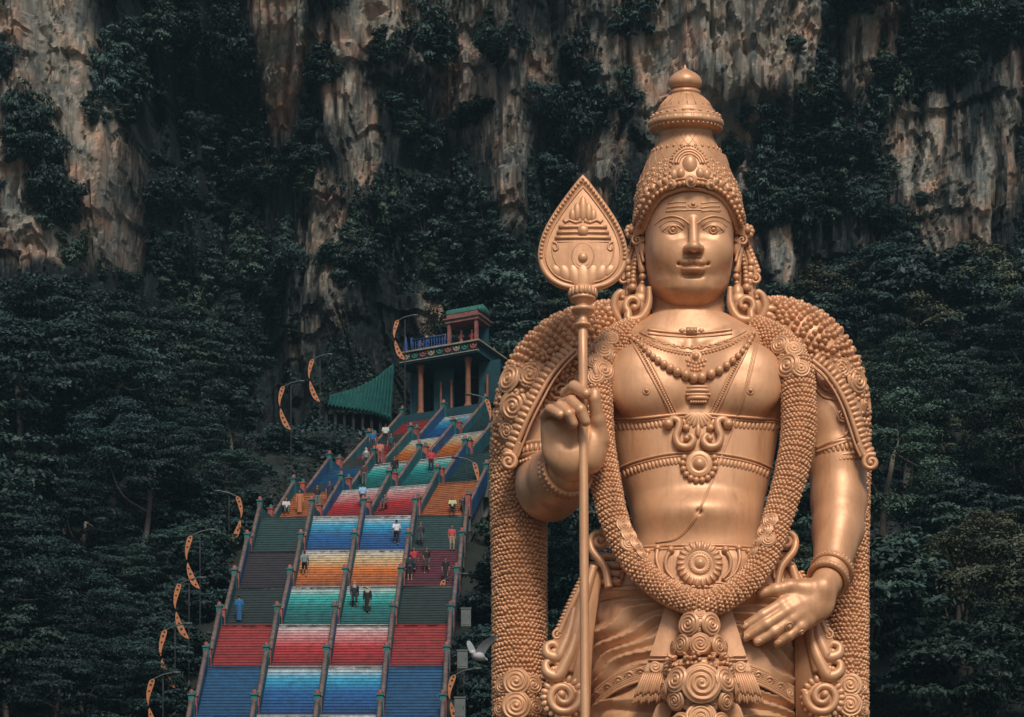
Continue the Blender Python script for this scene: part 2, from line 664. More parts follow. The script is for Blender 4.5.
# palm hollow and creases
hr.ell(A(566, 436, PW + 19), (12, 6, 10), k=6, mode='s')
hr.chain([(A(590, 428, PW + 17.5), 1.2), (A(586, 450, PW + 16.5), 1.2), (A(589, 468, PW + 15), 1)], k=2.5, mode='s')
hr.chain([(A(549, 436, PW + 14.5), .9), (A(566, 441, PW + 14), .9), (A(580, 438, PW + 14), .9)], k=2, mode='s')
V, Q = hr.mesh()
mbB.add(V, Q)
HRV, HRQ = V, Q

hl = SDF((225, -100, 545), (340, -30, 640), .8)     # the hand laid on the hip
hl.chain([(A(828, 580, 44), 15.5), (A(822, 590, 54), 15)], k=5)
hl.ell(A(813, 602, 58), (22, 10, 21), k=6, R=Matrix.Rotation(math.radians(25), 3, 'Y'))
hl.ell(A(802, 608, 60), (20, 9, 20), k=6, R=Matrix.Rotation(math.radians(30), 3, 'Y'))
FING = [[(792, 599, 62, 8.0), (782, 604.5, 66, 6.4), (763, 615.5, 68, 5.7), (744.5, 626.6, 66, 4.7)],
        [(797, 607, 64, 8.0), (787, 611.5, 68, 6.4), (766, 624.5, 70, 5.8), (745.5, 637, 67, 4.8)],
        [(801, 615, 64, 7.5), (792, 620, 67, 6.0), (774, 632, 68, 5.4), (757.5, 641.5, 66, 4.6)],
        [(807, 622, 62, 7), (801, 627, 65, 5.6), (789, 636, 66, 4.9), (777.5, 643, 64, 4.2)]]
for f in FING:
    (x0, y0, w0, r0), (x1, y1, w1, r1) = f[0], f[1]
    hl.cone(A(x0, y0, w0), A(x1, y1, w1), r0 * .92, r1, k=4.5)
    hl.chain([(A(x, y, w_), r) for x, y, w_, r in f[1:]], k=2.2)
hl.chain([(A(806, 590, 58), 11), (A(790, 587.5, 62), 7.6), (A(776, 590, 65), 5.9), (A(761, 593.5, 64), 4.7)], k=4)
hl.ell(A(795, 612, 60), (15, 8.5, 17), k=6, R=Matrix.Rotation(math.radians(30), 3, 'Y'))
V, Q = hl.mesh()
mbB.add(V, Q)
HLV, HLQ = V, Q

# ------------------------------------------------------------------ head in its own tilted frame
TILT = math.radians(12)
HO = A(689, 231, 0)
ct, st_ = math.cos(TILT), math.sin(TILT)


def Lh(px, py, hf):
    hu = (231 - py) / 1.06
    for _ in range(8):
        w_ = hu * st_ + hf * ct
        k = 1 - w_ / F_PX
        hu = ((HOR - py) * k - 982 + hf * st_) / ct
    return np.array([(px - 512) * k - 177, -hf, hu])


def h2s(P):
    """head frame -> statue frame"""
    P = np.asarray(P, float)
    return np.stack([P[:, 0] + HO[0], P[:, 1] * ct - P[:, 2] * st_, P[:, 2] * ct + P[:, 1] * st_ + HO[2]], -1)


HR = np.array([[1, 0, 0], [0, ct, st_], [0, -st_, ct]])      # rows = head axes in statue frame
hd = SDF((-56, -72, -92), (56, 52, 70), .75)
rows = [(70, 36, 28, 34), (62, 39, 33, 38), (36, 43.2, 42.5, 42), (15, 44.4, 45.5, 43), (0, 44.4, 46, 43), (-20, 44.2, 46, 41), (-32, 43.4, 46, 38), (-44, 41.5, 46.5, 34), (-52, 39.5, 47, 30), (-60, 35.5, 47, 26), (-67, 29.5, 44.5, 22), (-73, 22.5, 39, 18), (-78, 14, 30, 12), (-81, 6, 20, 6)]
hd.loft(sorted([(hu, 0, -(f - bk) / 2, a, (f + bk) / 2) for hu, a, f, bk in rows]), e=2.3)
for sx in (-1, 1):
    X = lambda p: 693 + sx * (p - 693)
    hd.ell(Lh(X(716), 251, 33), (15, 12, 16), k=12)                       # cheek
    hd.ell(Lh(X(714), 228.8, 53), (17, 9.6, 9.2), k=2.6, mode='s')        # eye socket
    hd.ell(Lh(X(714), 222.5, 53.5), (14, 7, 4.2), k=2, mode='s')
    hd.ell(Lh(X(702.5), 228.5, 52), (6, 7.5, 8), k=3, mode='s')
    hd.ell(Lh(X(713.6), 230, 36.4), (11, 8.0, 6.8), k=2.0)              # eyeball
hd.ell(Lh(693, 262, 41), (21, 8.5, 15), k=9)                              # muzzle
hd.cone(Lh(693.2, 221, 44.5), Lh(694, 246.5, 57.5), 3.6, 5.6, k=3.5)      # nose
hd.ell(Lh(694, 247.3, 58), (6.2, 6, 4.6), k=2.5)
for sx in (-1, 1):
    X = lambda p: 693.8 + sx * (p - 693.8)
    hd.ell(Lh(X(699.7), 248.6, 53), (4.6, 6, 4.3), k=2.5)
    hd.ell(Lh(X(698.0), 252.6, 56), (2.7, 3.6, 2.1), k=1.5, mode='s')
hd.ell(Lh(693.3, 256.5, 53), (2.6, 3, 4), k=2.5, mode='s')                # philtrum
for sx in (-1, 1):
    X = lambda p: 693.3 + sx * (p - 693.3)
    hd.chain([(Lh(X(695.8), 261.6, 51.6), 3.4), (Lh(X(701), 262.2, 49.4), 3.1), (Lh(X(707), 263.2, 44.0), 1.5)], k=2)
    hd.ell(Lh(X(708.2), 263.8, 47), (1.2, 2.6, 1.2), k=2.5, mode='s')
hd.ell(Lh(693.3, 269.3, 49.4), (11.8, 5.6, 4.3), k=1.0)
hd.chain([(Lh(679, 264.4, 47.5), .8), (Lh(686, 265.6, 52.0), 1.0), (Lh(693.3, 264.9, 54), 1.0), (Lh(700.6, 265.6, 52.0), 1.0), (Lh(707.6, 264.4, 47.5), .8)], k=1.6, mode='s')
hd.ell(Lh(693.3, 276.0, 51.5), (14, 6, 2.8), k=3.5, mode='s')
hd.ell(Lh(693.0, 286, 41), (16, 7.5, 7.5), k=8)                           # chin
hd.ell(Lh(699.5, 290.5, 44.3), (1.1, 2, 1.5), k=1, mode='s')
V, Q = hd.mesh()
HDV = h2s(V)
mbB.add(HDV, Q)
part(mbB, 'body')
BVH = BVHTree.FromPolygons(np.concatenate(mbB.v).tolist(), np.concatenate(mbB.q).tolist())
CAMO = Vector((0, -F_PX, 0))
EXTRA = []


def hit(px, py, off=0., bv=None):
    d = Vector((px - 512, F_PX, HOR - py)).normalized()
    best = None
    for t in ([bv] if bv else [BVH] + EXTRA):
        l, n, i, ds = t.ray_cast(CAMO, d)
        if l is not None and (best is None or ds < best[2]):
            best = (l, n, ds)
    if best is None:
        return None, None
    l, n, _ = best
    if n.dot(d) > 0:
        n = -n
    return np.array(l + n * off), np.array(n)


def hits(pts, n, off=0., bv=None):
    """polyline of photo points laid on the statue's surface: points, normals"""
    S = spline(np.asarray(pts, float), n)
    P, N = [], []
    for x, y in S:
        p, q = hit(x, y, off, bv)
        if p is not None:
            P.append(p)
            N.append(q)
    return np.array(P), np.array(N)


def smooth_path(P, it=2):
    P = P.copy()
    for _ in range(it):
        P[1:-1] = (P[:-2] + 2 * P[1:-1] + P[2:]) / 4
    return P


def cord(mb, pts, r, off=0., n=40, seg=8, flat=1., bv=None):
    P, N = hits(pts, n, off, bv)
    P = smooth_path(P)
    mb.sweep(P, r, seg, up=N, flat=flat)
    return P, N


def beads(mb, pts, r, off=0., gap=2., ico=ICO1, sc=None):
    S = spline(np.asarray(pts, float), 200)
    n = max(2, int(plen(S) / (r * gap)))
    P, N = hits(pts, n, off)
    mb.balls(P, r, ico)
    return P, N


def frame(n, up=(0, 0, 1)):
    n = unit(n)
    u = np.asarray(up, float)
    v = unit(u - u.dot(n) * n)
    return np.cross(v, n), v, n      # right, up, out


def rosette(mb, c, n, R, dome=.35, turns=3.4, amp=.07, up=(0, 0, 1), nr=15, nt=40, phase=0.):
    U, V, W = frame(n, up)
    rho = np.linspace(0, 1, nr)[:, None]
    th = np.linspace(0, 2 * PI, nt, endpoint=False)[None]
    h = dome * R * np.sqrt(np.clip(1 - rho ** 2 * .98, 0, 1)) + amp * R * np.cos(2 * PI * (rho * turns) - th + phase) * np.clip((1 - rho) * 6, 0, 1) * np.clip(rho * 5, 0, 1)
    h = h + .10 * R * np.exp(-(rho / .13) ** 2)
    rr = R * rho * (1 + .008 * np.cos(7 * th + 1.3 + phase))
    P = c + (rr * np.cos(th))[..., None] * U + (rr * np.sin(th))[..., None] * V + h[..., None] * W
    mb.grid(P, closed_v=True)


def volute(mb, c, n, R, turns=1.6, r0=.16, start=0., sgn=1, up=(0, 0, 1), seg=8, tail=None, tight=.85, flat=1., N=46):
    """spiral scroll lying in the plane with normal n; an optional tail of 3-D points leads into it"""
    U, V, W = frame(n, up)
    t = np.linspace(0, 1, N)
    ang = start + sgn * t * turns * 2 * PI
    rad = R * (1 - t * tight)
    P = c + (rad * np.cos(ang))[:, None] * U + (rad * np.sin(ang))[:, None] * V + (t * R * .18)[:, None] * W
    r = R * r0 * (1.0 - .35 * t)
    if tail is not None:
        T = np.asarray(tail, float)
        q = np.concatenate([np.c_[T[:, :3], T[:, 3:4]], np.c_[P[::4], r[::4]]])
        S = spline(q, 30 + N)
        P, r = S[:, :3], S[:, 3]
    mb.sweep(P, r, seg, up=np.tile(W, (len(P), 1)), flat=flat)
    mb.balls([P[-1]], r[-1] * 1.5, ICO2)


def knobbed(mb, path, gap, size, ang0=1.9, jit=.06, tall=1.15, up=None, seed=1):
    """a garland: a rope set all round with studs; path rows (x,y,z,r,gap factor)"""
    rg_ = np.random.default_rng(seed)
    P0 = np.asarray(path, float)
    n = int(plen(spline(P0, 200)[:, :3]) / 2.0)
    S = spline(P0, n)
    P, r = S[:, :3], S[:, 3]
    T = np.gradient(P, axis=0)
    T /= np.linalg.norm(T, axis=1)[:, None]
    B = np.zeros((n, 3))
    b = np.array([0, -1., 0]) if up is None else np.asarray(up, float)
    for i in range(n):
        b = b - b.dot(T[i]) * T[i]
        b = b / np.linalg.norm(b)
        B[i] = b
    Aa = np.cross(T, B)
    th = np.linspace(0, 2 * PI, 28, endpoint=False)[None]
    R = (r * .97)[:, None]
    G = P[:, None] + (R * np.sin(th))[..., None] * Aa[:, None] + (R * np.cos(th))[..., None] * B[:, None]
    mb.grid(G, closed_v=True, flip=True)
    dl = np.concatenate([[0], np.cumsum(np.linalg.norm(np.diff(P, axis=0), axis=1))])
    q, row = gap * .5, 0
    while q < dl[-1] - gap * .4:
        i = int(np.searchsorted(dl, q))
        g = gap * (S[i, 4] if S.shape[1] > 4 else 1)
        m_ = max(6, int(round(2 * PI * r[i] / g)))
        a = (np.arange(m_) + .5 * (row % 2)) * 2 * PI / m_
        a = (a + PI) % (2 * PI) - PI
        a = a[np.abs(a) < ang0]
        a = a + rg_.normal(0, jit * .5, len(a)) * g / r[i]
        o = np.sin(a)[:, None] * Aa[i] + np.cos(a)[:, None] * B[i]
        C = P[i] + o * (r[i] - .25 * size) + T[i] * rg_.normal(0, jit, len(a))[:, None] * g
        side = np.cross(T[i], o)
        Rm = np.stack([side, np.broadcast_to(T[i], o.shape), o], 1)
        k = size * (S[i, 4] if S.shape[1] > 4 else 1)
        mb.balls(C, 1, ICO1, sc=np.stack([k * rg_.uniform(.92, 1.05, len(a)), k * rg_.uniform(.92, 1.05, len(a)), k * tall * rg_.uniform(.85, 1.15, len(a))], -1), R=Rm)
        q += g * .84
        row += 1
    return S, B, Aa
# ------------------------------------------------------------------ face detail
for sx in (-1, 1):
    X = lambda p: 693.2 + sx * (p - 693.2)
    eye = MB()
    c = Lh(X(713.6), 229.6, 43.8)
    # lids
    for dy, wid, r in ((-5.2, 10.0, .8), (4.2, 9.2, .35)):
        t = np.linspace(-1, 1, 17)
        pts = [(X(713.6 + wid * a), 230.2 + dy * (1 - a * a) + (.8 * a if sx else 0)) for a in t]
        cord(eye, pts, r, .1, 24, 6)
    cord(eye, [(X(702), 226), (X(707), 221.6), (X(714), 220.4), (X(721), 222.4), (X(727), 227)], .6, 0, 24, 6)
    eo = part(eye, 'eye')
    ir = MB()
    p, n = hit(X(713.4), 229.4)
    U, V_, W_ = frame(n)
    th = np.linspace(0, 2 * PI, 20, endpoint=False)
    ir.sweep([p + 3.6 * (math.cos(a) * U + math.sin(a) * V_) + .2 * W_ for a in th], .75, 6, closed=True)
    ir.balls([p - .5 * W_], 1.9, ICO2)
    part(ir, 'iris', eo)
    br = MB()
    pts = [(X(697), 223.8), (X(702.5), 219.6), (X(709), 216.8), (X(716), 216.2), (X(724), 218.6), (X(732), 225)]
    P, N = hits(pts, 40)
    P = smooth_path(P, 3)
    br.sweep(P, np.interp(np.linspace(0, 1, len(P)), [0, .5, 1], [.6, 1.1, .4]), 8, up=N)
    part(br, 'eyebrow')
mk = MB()
for i, y in enumerate((202.2, 206.4, 210.2)):
    for a, b_ in ((668 + i * -1, 686), (701, 719 + i)):
        cord(mk, [(a, y + 1.2), ((a + b_) / 2, y), (b_, y + (.0))], .75, 0, 16, 6)
cord(mk, [(667, 211.4), (693.2, 209.6), (720, 211.4)], .75, 0, 30, 6)
p, n = hit(693.2, 204)
U, V_, W_ = frame(n)
mk.balls([p], 2.2, ICO2)
mk.sweep([p + 4.2 * (math.cos(a) * U + .75 * math.sin(a) * V_) for a in np.linspace(PI, 2 * PI, 12)], .7, 6)
part(mk, 'forehead_mark')

# ------------------------------------------------------------------ crown: lathe in a slightly leaning head frame, lower rim arched over the brow
LEAN = math.radians(-1.6)


def crown_pt(r, hu, th):
    """th: 0 = front"""
    if hu > 88.5:
        hu = 88.5 + (hu - 88.5) * .89
    r = r - 7.5 * math.exp(-max(0, hu - rim(th)) / 4.5) if hu < 60 else r
    x = r * math.sin(th)
    y = -r * math.cos(th)
    x += math.sin(LEAN) * (hu - 20) * 1.0 - 2.5 * min(1, max(0, (hu) / 60))
    return np.array([x, y, hu])


CPROF = [(-6, 52.5), (3, 53.3), (15, 54.2), (28, 53.6), (40, 50.4), (52, 45.6), (64, 39.6), (72, 35), (80, 30.2), (85, 27.8), (88.5, 26.6)]


def crown_r(hu):
    return float(np.interp(hu, [a for a, _ in CPROF], [b_ for _, b_ in CPROF]))


def rim(th):
    d = abs((math.degrees(th) + 180) % 360 - 180)
    return float(np.interp(d, [0, 10, 20, 32, 42, 55, 70, 90, 180], [31, 30.6, 29, 26, 21.5, 11.5, 1, -4, -6]))


crown = MB()
nt_ = 72
G = []
for s_ in np.linspace(0, 1, 34):
    row = []
    for j in range(nt_):
        th = 2 * PI * j / nt_
        h0 = rim(th)
        hu = h0 + (88.5 - h0) * s_
        row.append(crown_pt(crown_r(hu), hu, th))
    G.append(row)
inner = [[crown_pt(crown_r(rim(2 * PI * j / nt_)) - 4, rim(2 * PI * j / nt_) + 1.5, 2 * PI * j / nt_) for j in range(nt_)]]
crown.grid(np.array(inner + G), closed_v=True, flip=True)
# upper tiers
pr = [(27.0, 88), (26.2, 90.5), (26.6, 93), (31.5, 94), (35, 95.5), (37.2, 98.5), (38.0, 101), (36.5, 103.5), (35.6, 105), (36, 106.2), (34.6, 108), (31, 110.5), (29.2, 112.6), (29.6, 114), (28.0, 115.2), (26.8, 117), (23.6, 122), (19.5, 126.5), (15.5, 130.5), (14.2, 132), (15.2, 133), (15.2, 135), (13.6, 136.2), (13.0, 137.5)]
P = np.array([[crown_pt(r, hu, 2 * PI * j / 48) for j in range(48)] for r, hu in pr])
crown.grid(P, closed_v=True, flip=True)
cr = crown.build('crown', GOLD, STAT, xf=lambda P: toW(h2s(P)))
CB = BVHTree.FromPolygons(h2s(np.concatenate(crown.v)).tolist(), np.concatenate(crown.q).tolist())
fin = MB()
pr = [(12.6, 137.5), (15.0, 139), (16.7, 142.5), (16.6, 146), (14.8, 150), (11, 153.6), (6.8, 156.2), (3.2, 158), (1.5, 160), (.9, 162.4), (.1, 163.4)]
fin.grid(np.array([[crown_pt(r, hu, 2 * PI * j / 40) for j in range(40)] for r, hu in pr]), closed_v=True, flip=True)
fin.build('finial', GOLD, cr, xf=lambda P: toW(h2s(P)))
orn = MB()


def cpos(th, hu, off=0.):
    return crown_pt(crown_r(hu) + off, hu, th)


def cnorm(th, hu):
    return unit([math.sin(th), -math.cos(th), .45 if hu > 40 else .1])


# rolled headband and its rows of pearls
ths = np.linspace(0, 2 * PI, 90, endpoint=False)
orn.sweep([cpos(t, rim(t) + .6, .4) for t in ths], 1.9, 8, closed=True)
orn.sweep([cpos(t, rim(t) + 9.6, .2) for t in ths], 1.0, 6, closed=True)
for t in np.linspace(-2.6, 2.6, 58):
    if abs(t) > .10:
        orn.balls([cpos(t, rim(t) + 5.2, 1.0)], 2.5, ICO2)
for t in np.linspace(-2.3, 2.3, 40):
    if abs(t) > .3:
        orn.balls([cpos(t, rim(t) + 13.2, .6)], 2.9, ICO2, sc=[1, .8, 1])
        orn.balls([cpos(t * .98, rim(t) + 18.8, .2)], 2.0, ICO1)
for t, R in ((0, 6.2), (-.38, 5.0), (.38, 5.0)):
    rosette(orn, cpos(t, rim(t) + 6.5, 1.5), cnorm(t, 20), R, .4, 1.6, .1, nr=10, nt=28)
    orn.balls([cpos(t, rim(t) + 6.5, 2.6 + R * .2)], R * .42, ICO2)
# arched shrine motif at the front
for R, r in ((13.6, 1.5), (10.9, 1.1), (16.6, .8)):
    ar = []
    for a in np.linspace(0, PI, 26):
        t = R * math.cos(a) / 44
        hu = 55 + R * .92 * math.sin(a)
        ar.append(cpos(t, hu, .5))
    for q in (-1, 1):
        pass
    orn.sweep(ar, r, 7)
for a in np.linspace(0.1, PI - .1, 18):
    orn.balls([cpos(19.5 * math.cos(a) / 44, 56 + 17.5 * math.sin(a), .3)], 1.2, ICO1)
orn.balls([cpos(0, 52.5, -3.5)], 1, ICO3, sc=[7.8, 7, 11])
for t in (-.2, .2, -.34, .34):
    orn.balls([cpos(t, 46.5 - abs(t) * 8, -1)], 1, ICO2, sc=[4.4, 4, 6])
for t in (-.48, .48, -.62, .62, -.78, .78, -.95, .95):
    orn.balls([cpos(t, 45 - abs(t) * 14, -.5)], 1, ICO2, sc=[3.6, 3, 4.6])
for t in (-.42, .42):
    for hu in (53, 57.2, 61):
        orn.balls([cpos(t * (1 - (hu - 53) * .012), hu, .1)], 1.5, ICO1)
# lattice of fine raised lines on the bulb
for sgn in (-1, 1):
    for k in range(22):
        t0 = k * 2 * PI / 22
        pts = [cpos(t0 + sgn * (hu - 46) * .021, hu, .0) for hu in np.linspace(46, 86, 18) if True]
        if min(abs(((t0 + PI) % (2 * PI)) - PI), 9) > .25:
            orn.sweep(pts, .42, 5)
for k in range(30):
    t = k * 2 * PI / 30
    orn.balls([cpos(t, 74, .2)], 1.6, ICO1, sc=[1, 1, 1.3])
# dense carved relief over the front of the bulb
for row_, (off, n_, rr_) in enumerate(((24, 46, 1.7), (28.5, 40, 1.2), (33, 36, 1.9), (38.5, 32, 1.2), (44, 28, 1.8))):
    for k in range(n_):
        t = -2.2 + 4.4 * (k + .5 * (row_ % 2)) / (n_ - 1)
        hu = rim(t) * (1 - row_ * .1) + off
        if hu > 80 or (abs(t) < .46 and hu > 40):
            continue
        orn.balls([cpos(t, hu, -.6)], 1, ICO2, sc=[rr_, 1.2, rr_ * (1.35 if row_ % 2 == 0 else 1)])
        if row_ % 2 == 0:
            orn.sweep([cpos(t + (rr_ + 1.2) * math.cos(a) / 50, hu + (rr_ * 1.35 + 1) * math.sin(a), .1) for a in np.linspace(-.3, PI + .3, 9)], .5, 5)
# petals and pearls on the upper tiers
for k in range(26):
    t = (k + .5) * 2 * PI / 26
    orn.balls([crown_pt(34.6, 101.2, t)], 1, ICO2, sc=[3.3, 3.0, 3.6])
    orn.balls([crown_pt(33.4, 108.6, t)], 1, ICO1, sc=[2.2, 2.2, 1.6])
for k in range(44):
    t = k * 2 * PI / 44
    orn.balls([crown_pt(35.4, 96.0, t)], 1.3, ICO1)
for k in range(20):
    t = k * 2 * PI / 20
    orn.sweep([crown_pt(r, hu, t) for r, hu in ((27.0, 117), (23.9, 122), (19.8, 126.5), (15.9, 130.3))], .55, 5)
orn.build('crown_ornament', GOLD, cr, xf=lambda P: toW(h2s(P)))

# ------------------------------------------------------------------ ears, hair, side rosettes, earrings
for sx in (-1, 1):
    X = lambda p: 689 + sx * (p - 689) + (1.0 if sx > 0 else 0)
    Hh = lambda px, py, hf: h2s([Lh(X(px), py, hf)])[0]
    ear = MB()
    q = [(734, 233, 6, 2.6), (738, 229, 3, 3.2), (741, 236, 0, 3.4), (740, 248, 0, 3.2), (738, 259, 2, 3.0), (736.5, 268, 4, 3.4), (735, 273, 5, 3.0)]
    S = spline([list(Hh(a, b_, c_)) + [r] for a, b_, c_, r in q], 30)
    ear.sweep(S[:, :3], S[:, 3], 9)
    ear.balls([Hh(735.5, 246, 2)], 1, ICO2, sc=[5, 5, 11])
    S = spline([list(Hh(a, b_, c_)) for a, b_, c_ in ((733.5, 240, 8), (737, 243, 6), (736.5, 252, 6), (734.5, 262, 8))], 16)
    ear.sweep(S, 1.5, 7)
    eo = part(ear, 'ear')
    hg = MB()
    hg.balls([Hh(735.5, 277, 8)], 3.6, ICO2)
    hg.balls([Hh(735.8, 283, 9)], 2.4, ICO2)
    hg.lathe([(.3, -9), (3.6, -8), (5.4, -5), (6.3, 0), (5.6, 5), (3.2, 8.6), (2.2, 10)], Hh(736.5, 294, 10), 18)
    for a in np.linspace(0, 2 * PI, 9)[:-1]:
        hg.lathe([(.2, -6), (1.3, -5), (1.5, -1), (.6, 3)], Hh(736.5, 306, 10) + np.array([3.2 * math.cos(a), 3.2 * math.sin(a), 0]), 8)
    part(hg, 'earring', eo)
    hair = MB()
    rng_h = np.random.default_rng(3)
    for k in range(9):
        a0, b0 = 733 + k * .9, 219 + k * 2.3
        S = spline([Hh(a0 - 4, b0 - 5, 14 - k), Hh(a0 + 2, b0 - 2, 11 - k), Hh(a0 + 7, b0 + 4, 6 - k), Hh(a0 + 9.5 - k * .3, b0 + 9, 2 - k)], 12)
        hair.sweep(S, np.linspace(1.5, .9, 12), 6)
    volute(hair, Hh(741, 240, 3), (sx * .2, -1, 0), 5.5, 1.4, .26, PI * .5, -sx)
    part(hair, 'hair_curl')
    fl = MB()
    c_ = Hh(746, 231, -2)
    for a in np.linspace(0, 2 * PI, 9)[:-1]:
        fl.balls([c_ + np.array([5.0 * math.cos(a), 1.5, 5.0 * math.sin(a)])], 3.1, ICO2)
    fl.balls([c_ + np.array([0, -3, 0])], 3.6, ICO2)
    part(fl, 'side_flower')
    # hanging pearl string with a crest of leaves outside it
    ps = MB()
    q = spline([list(Hh(a, b_, c_)) + [r] for a, b_, c_, r in ((741, 252, -2, 2.2), (743, 262, -1, 2.5), (744.5, 272, 0, 2.9), (745, 281, 2, 3.2))], 8)
    ps.balls(q[:, :3], q[:, 3], ICO2)
    ps.balls([Hh(745.5, 288, 3)], 4.6, ICO2)
    part(ps, 'pearl_string')
    cs = MB()
    q = spline([list(Hh(a, b_, c_)) + [r] for a, b_, c_, r in ((743, 243, -8, 1.2), (748.5, 258, -9, 3.0), (753, 272, -9, 3.6), (755, 280, -8, 3.2))], 20)
    cs.sweep(q[:, :3], q[:, 3], 8, up=(0, -1, 0), flat=1.2)
    for k in range(7):
        p = q[3 + k * 2, :3]
        cs.balls([p + np.array([sx * (2.4 + k * .25), -1, 1.0])], 1, ICO2, sc=[3.0, 2.4, 3.2])
    volute(cs, Hh(754, 279, -6), (0, -1, 0), 5.6, 1.3, .30, PI * .5, sx * -1)
    for (a0, b0), (a1, b1), r0, r1 in (((740, 240), (747, 302), 5, 10), ((736, 246), (738, 300), 4, 8)):
        q = spline([Hh(a0, b0, -11), Hh((a0 + a1) / 2 + 1.5, (b0 + b1) / 2, -11), Hh(a1, b1, -9)], 18)
        cs.sweep(q, np.linspace(r0, r1, 18), 10, up=(0, -1, 0), flat=.5)
    for k in range(4):
        q = spline([Hh(739 + k * 1.2, 250, -6), Hh(739.5 + k * 3.0, 275, -5.5), Hh(736 + k * 5, 300, -4)], 18)
        cs.sweep(q, np.linspace(1.2, 2.3, 18), 7)
    for k in range(6):
        cs.balls([Hh(750.5 - k * .7, 262 + k * 6.5, -3)], 1, ICO2, sc=[3.4, 2.2, 3.8])
    part(cs, 'ear_crest')
    # big leafy scroll below the ear, resting on the shoulder
    sc_ = MB()
    HF = 12
    H2 = lambda a, b_, c_: Hh(a, b_, c_ + HF)
    ce = H2(744, 305, 14)
    tail = [list(H2(729, 287, 12)) + [2.6], list(H2(729.5, 304, 15)) + [3.8], list(H2(737, 318, 18)) + [4.6], list(H2(749, 320, 18)) + [4.6]]
    N_ = np.array([0, -1, 0.0])
    vol = [ce + np.array([sx * 9.5 * math.cos(a) * (1 - i * .055), 0, 9.5 * math.sin(a) * (1 - i * .055)]) for i, a in enumerate(np.linspace(-.9, 4.6, 14))]
    S = spline([*tail] + [list(p) + [4.2 - i * .16] for i, p in enumerate(vol)], 60)
    sc_.sweep(S[:, :3], S[:, 3], 9, up=N_)
    sc_.balls([S[-1, :3]], 3.6, ICO2)
    # outer rim with leaf tips
    rimq = spline([list(H2(730, 311, 6)) + [3], list(H2(741, 326, 8)) + [4], list(H2(756, 322, 8)) + [4.6], list(H2(764, 309, 7)) + [4.4], list(H2(762, 297, 6)) + [4.0], list(H2(756, 292, 6)) + [3.4], list(H2(755.5, 297.5, 7)) + [2.4]], 46)
    sc_.sweep(rimq[:, :3], rimq[:, 3], 9, up=N_)
    sc_.balls([rimq[-1, :3]], 2.8, ICO2)
    for i in range(8):
        p = rimq[9 + i * 3, :3]
        d = unit((p - ce) * np.array([1, 0, 1]))
        R_ = np.array([d, (0, 1, 0), np.cross(d, (0, 1, 0))])
        sc_.balls([p + d * 5.0], 1, ICO2, sc=[7.0, 2.6, 3.4], R=R_)
    # inner web
    for a, b_, c_, r in ((744, 306, 8, 12), (752, 306, 6, 10), (738, 300, 6, 8)):
        sc_.balls([H2(a, b_, c_)], 1, ICO3, sc=[r, 4, r * .95])
    part(sc_, 'shoulder_scroll')
# ------------------------------------------------------------------ necklaces and chest ornaments
nk = MB()
collar = [(648, 330), (660, 331.6), (675, 333), (689, 333.6), (703, 333.2), (716, 332), (732, 330)]
cord(nk, collar, 1.5, .6, 40, 8)
cord(nk, [(x, y + 3.6) for x, y in collar], 1.0, .3, 40, 8)
p, n = hit(691.5, 331.5)
nk.box(p + n * .8, (5.5, 2.2, 3.2))
nk.balls([p + n * 2 + np.array([d, 0, 0]) for d in (-3.6, 0, 3.6)], 2.1, ICO2)
nk.balls([p + n * .9 + np.array([d, 0, 0]) for d in (-9.5, 9.5)], 2.6, ICO2, sc=[1.3, 1, 1])
P, N = cord(nk, [(640, 332), (655, 339.5), (672, 345), (692, 347.5), (712, 345), (730, 339), (746, 331)], .9, .2, 60, 6)
low = [(636, 334), (650, 342.5), (668, 349), (692, 352.5), (716, 348.6), (733, 342), (749, 333)]
cord(nk, low, .9, .2, 60, 6)
beads(nk, [(x, y + 2.2) for x, y in low], 1.7, .2, 2.0)
for k in range(9):
    t = (k - 4) / 4
    p, n = hit(692 + 36 * t, 346.3 - 5.5 * t * t)
    U, V_, W_ = frame(n)
    nk.sweep([p + 3.6 * (math.cos(a) * U - .7 * math.sin(a) * V_) + .4 * W_ for a in np.linspace(0, PI, 9)], .7, 6)
    nk.balls([p], 1.6, ICO1)
part(nk, 'collar_necklace')
bd = MB()
pts = [(627, 334), (640, 345), (652, 357), (665, 366), (678, 373.5), (697, 379.5), (712, 375), (726, 367), (738, 357), (748, 345), (753, 334)]
S = spline(np.array(pts, float), 400)
Ls = plen(S)
cord(bd, pts, 1.4, 1.0, 120, 6)
pos, k = 0., 0
while pos < Ls:
    f = pos / Ls
    r = 2.4 + 2.7 * math.exp(-((f - .53) / .28) ** 2)
    x, y = S[min(399, int(f * 399))]
    p, n = hit(x, y, r * .55)
    if p is not None:
        bd.balls([p], r, ICO2, sc=[1, 1, 1.08])
    pos += r * 1.9
part(bd, 'bead_necklace')
pd = MB()
p, n = hit(696, 357.5)
rosette(pd, p, n, 7.0, .35, 1.5, .06, nr=9, nt=26)
pd.balls([p + n * 2], 3.6, ICO2)
for j, (dy, m_) in enumerate(((5.5, 7), (9.5, 6), (13, 4))):
    for k in range(m_):
        x = (k - (m_ - 1) / 2) * 3.2
        q_, n_ = hit(696 + x, 358 + dy - abs(x) * .32)
        pd.balls([q_], 1.9, ICO1, sc=[1, 1, 1.25])
part(pd, 'throat_pendant')
bk = MB()
p, n = hit(698, 392)
for dz, rx, rz in ((3.6, 11.5, 1.7), (0, 12.2, 2.2), (-4, 12.6, 1.8), (-7, 10.5, 2.2)):
    bk.sweep([p + np.array([x, -1.2 - 3.5 * (1 - (x / rx) ** 2) ** .5 if abs(x) < rx else -1.2, dz]) for x in np.linspace(-rx, rx, 17)], rz, 8)
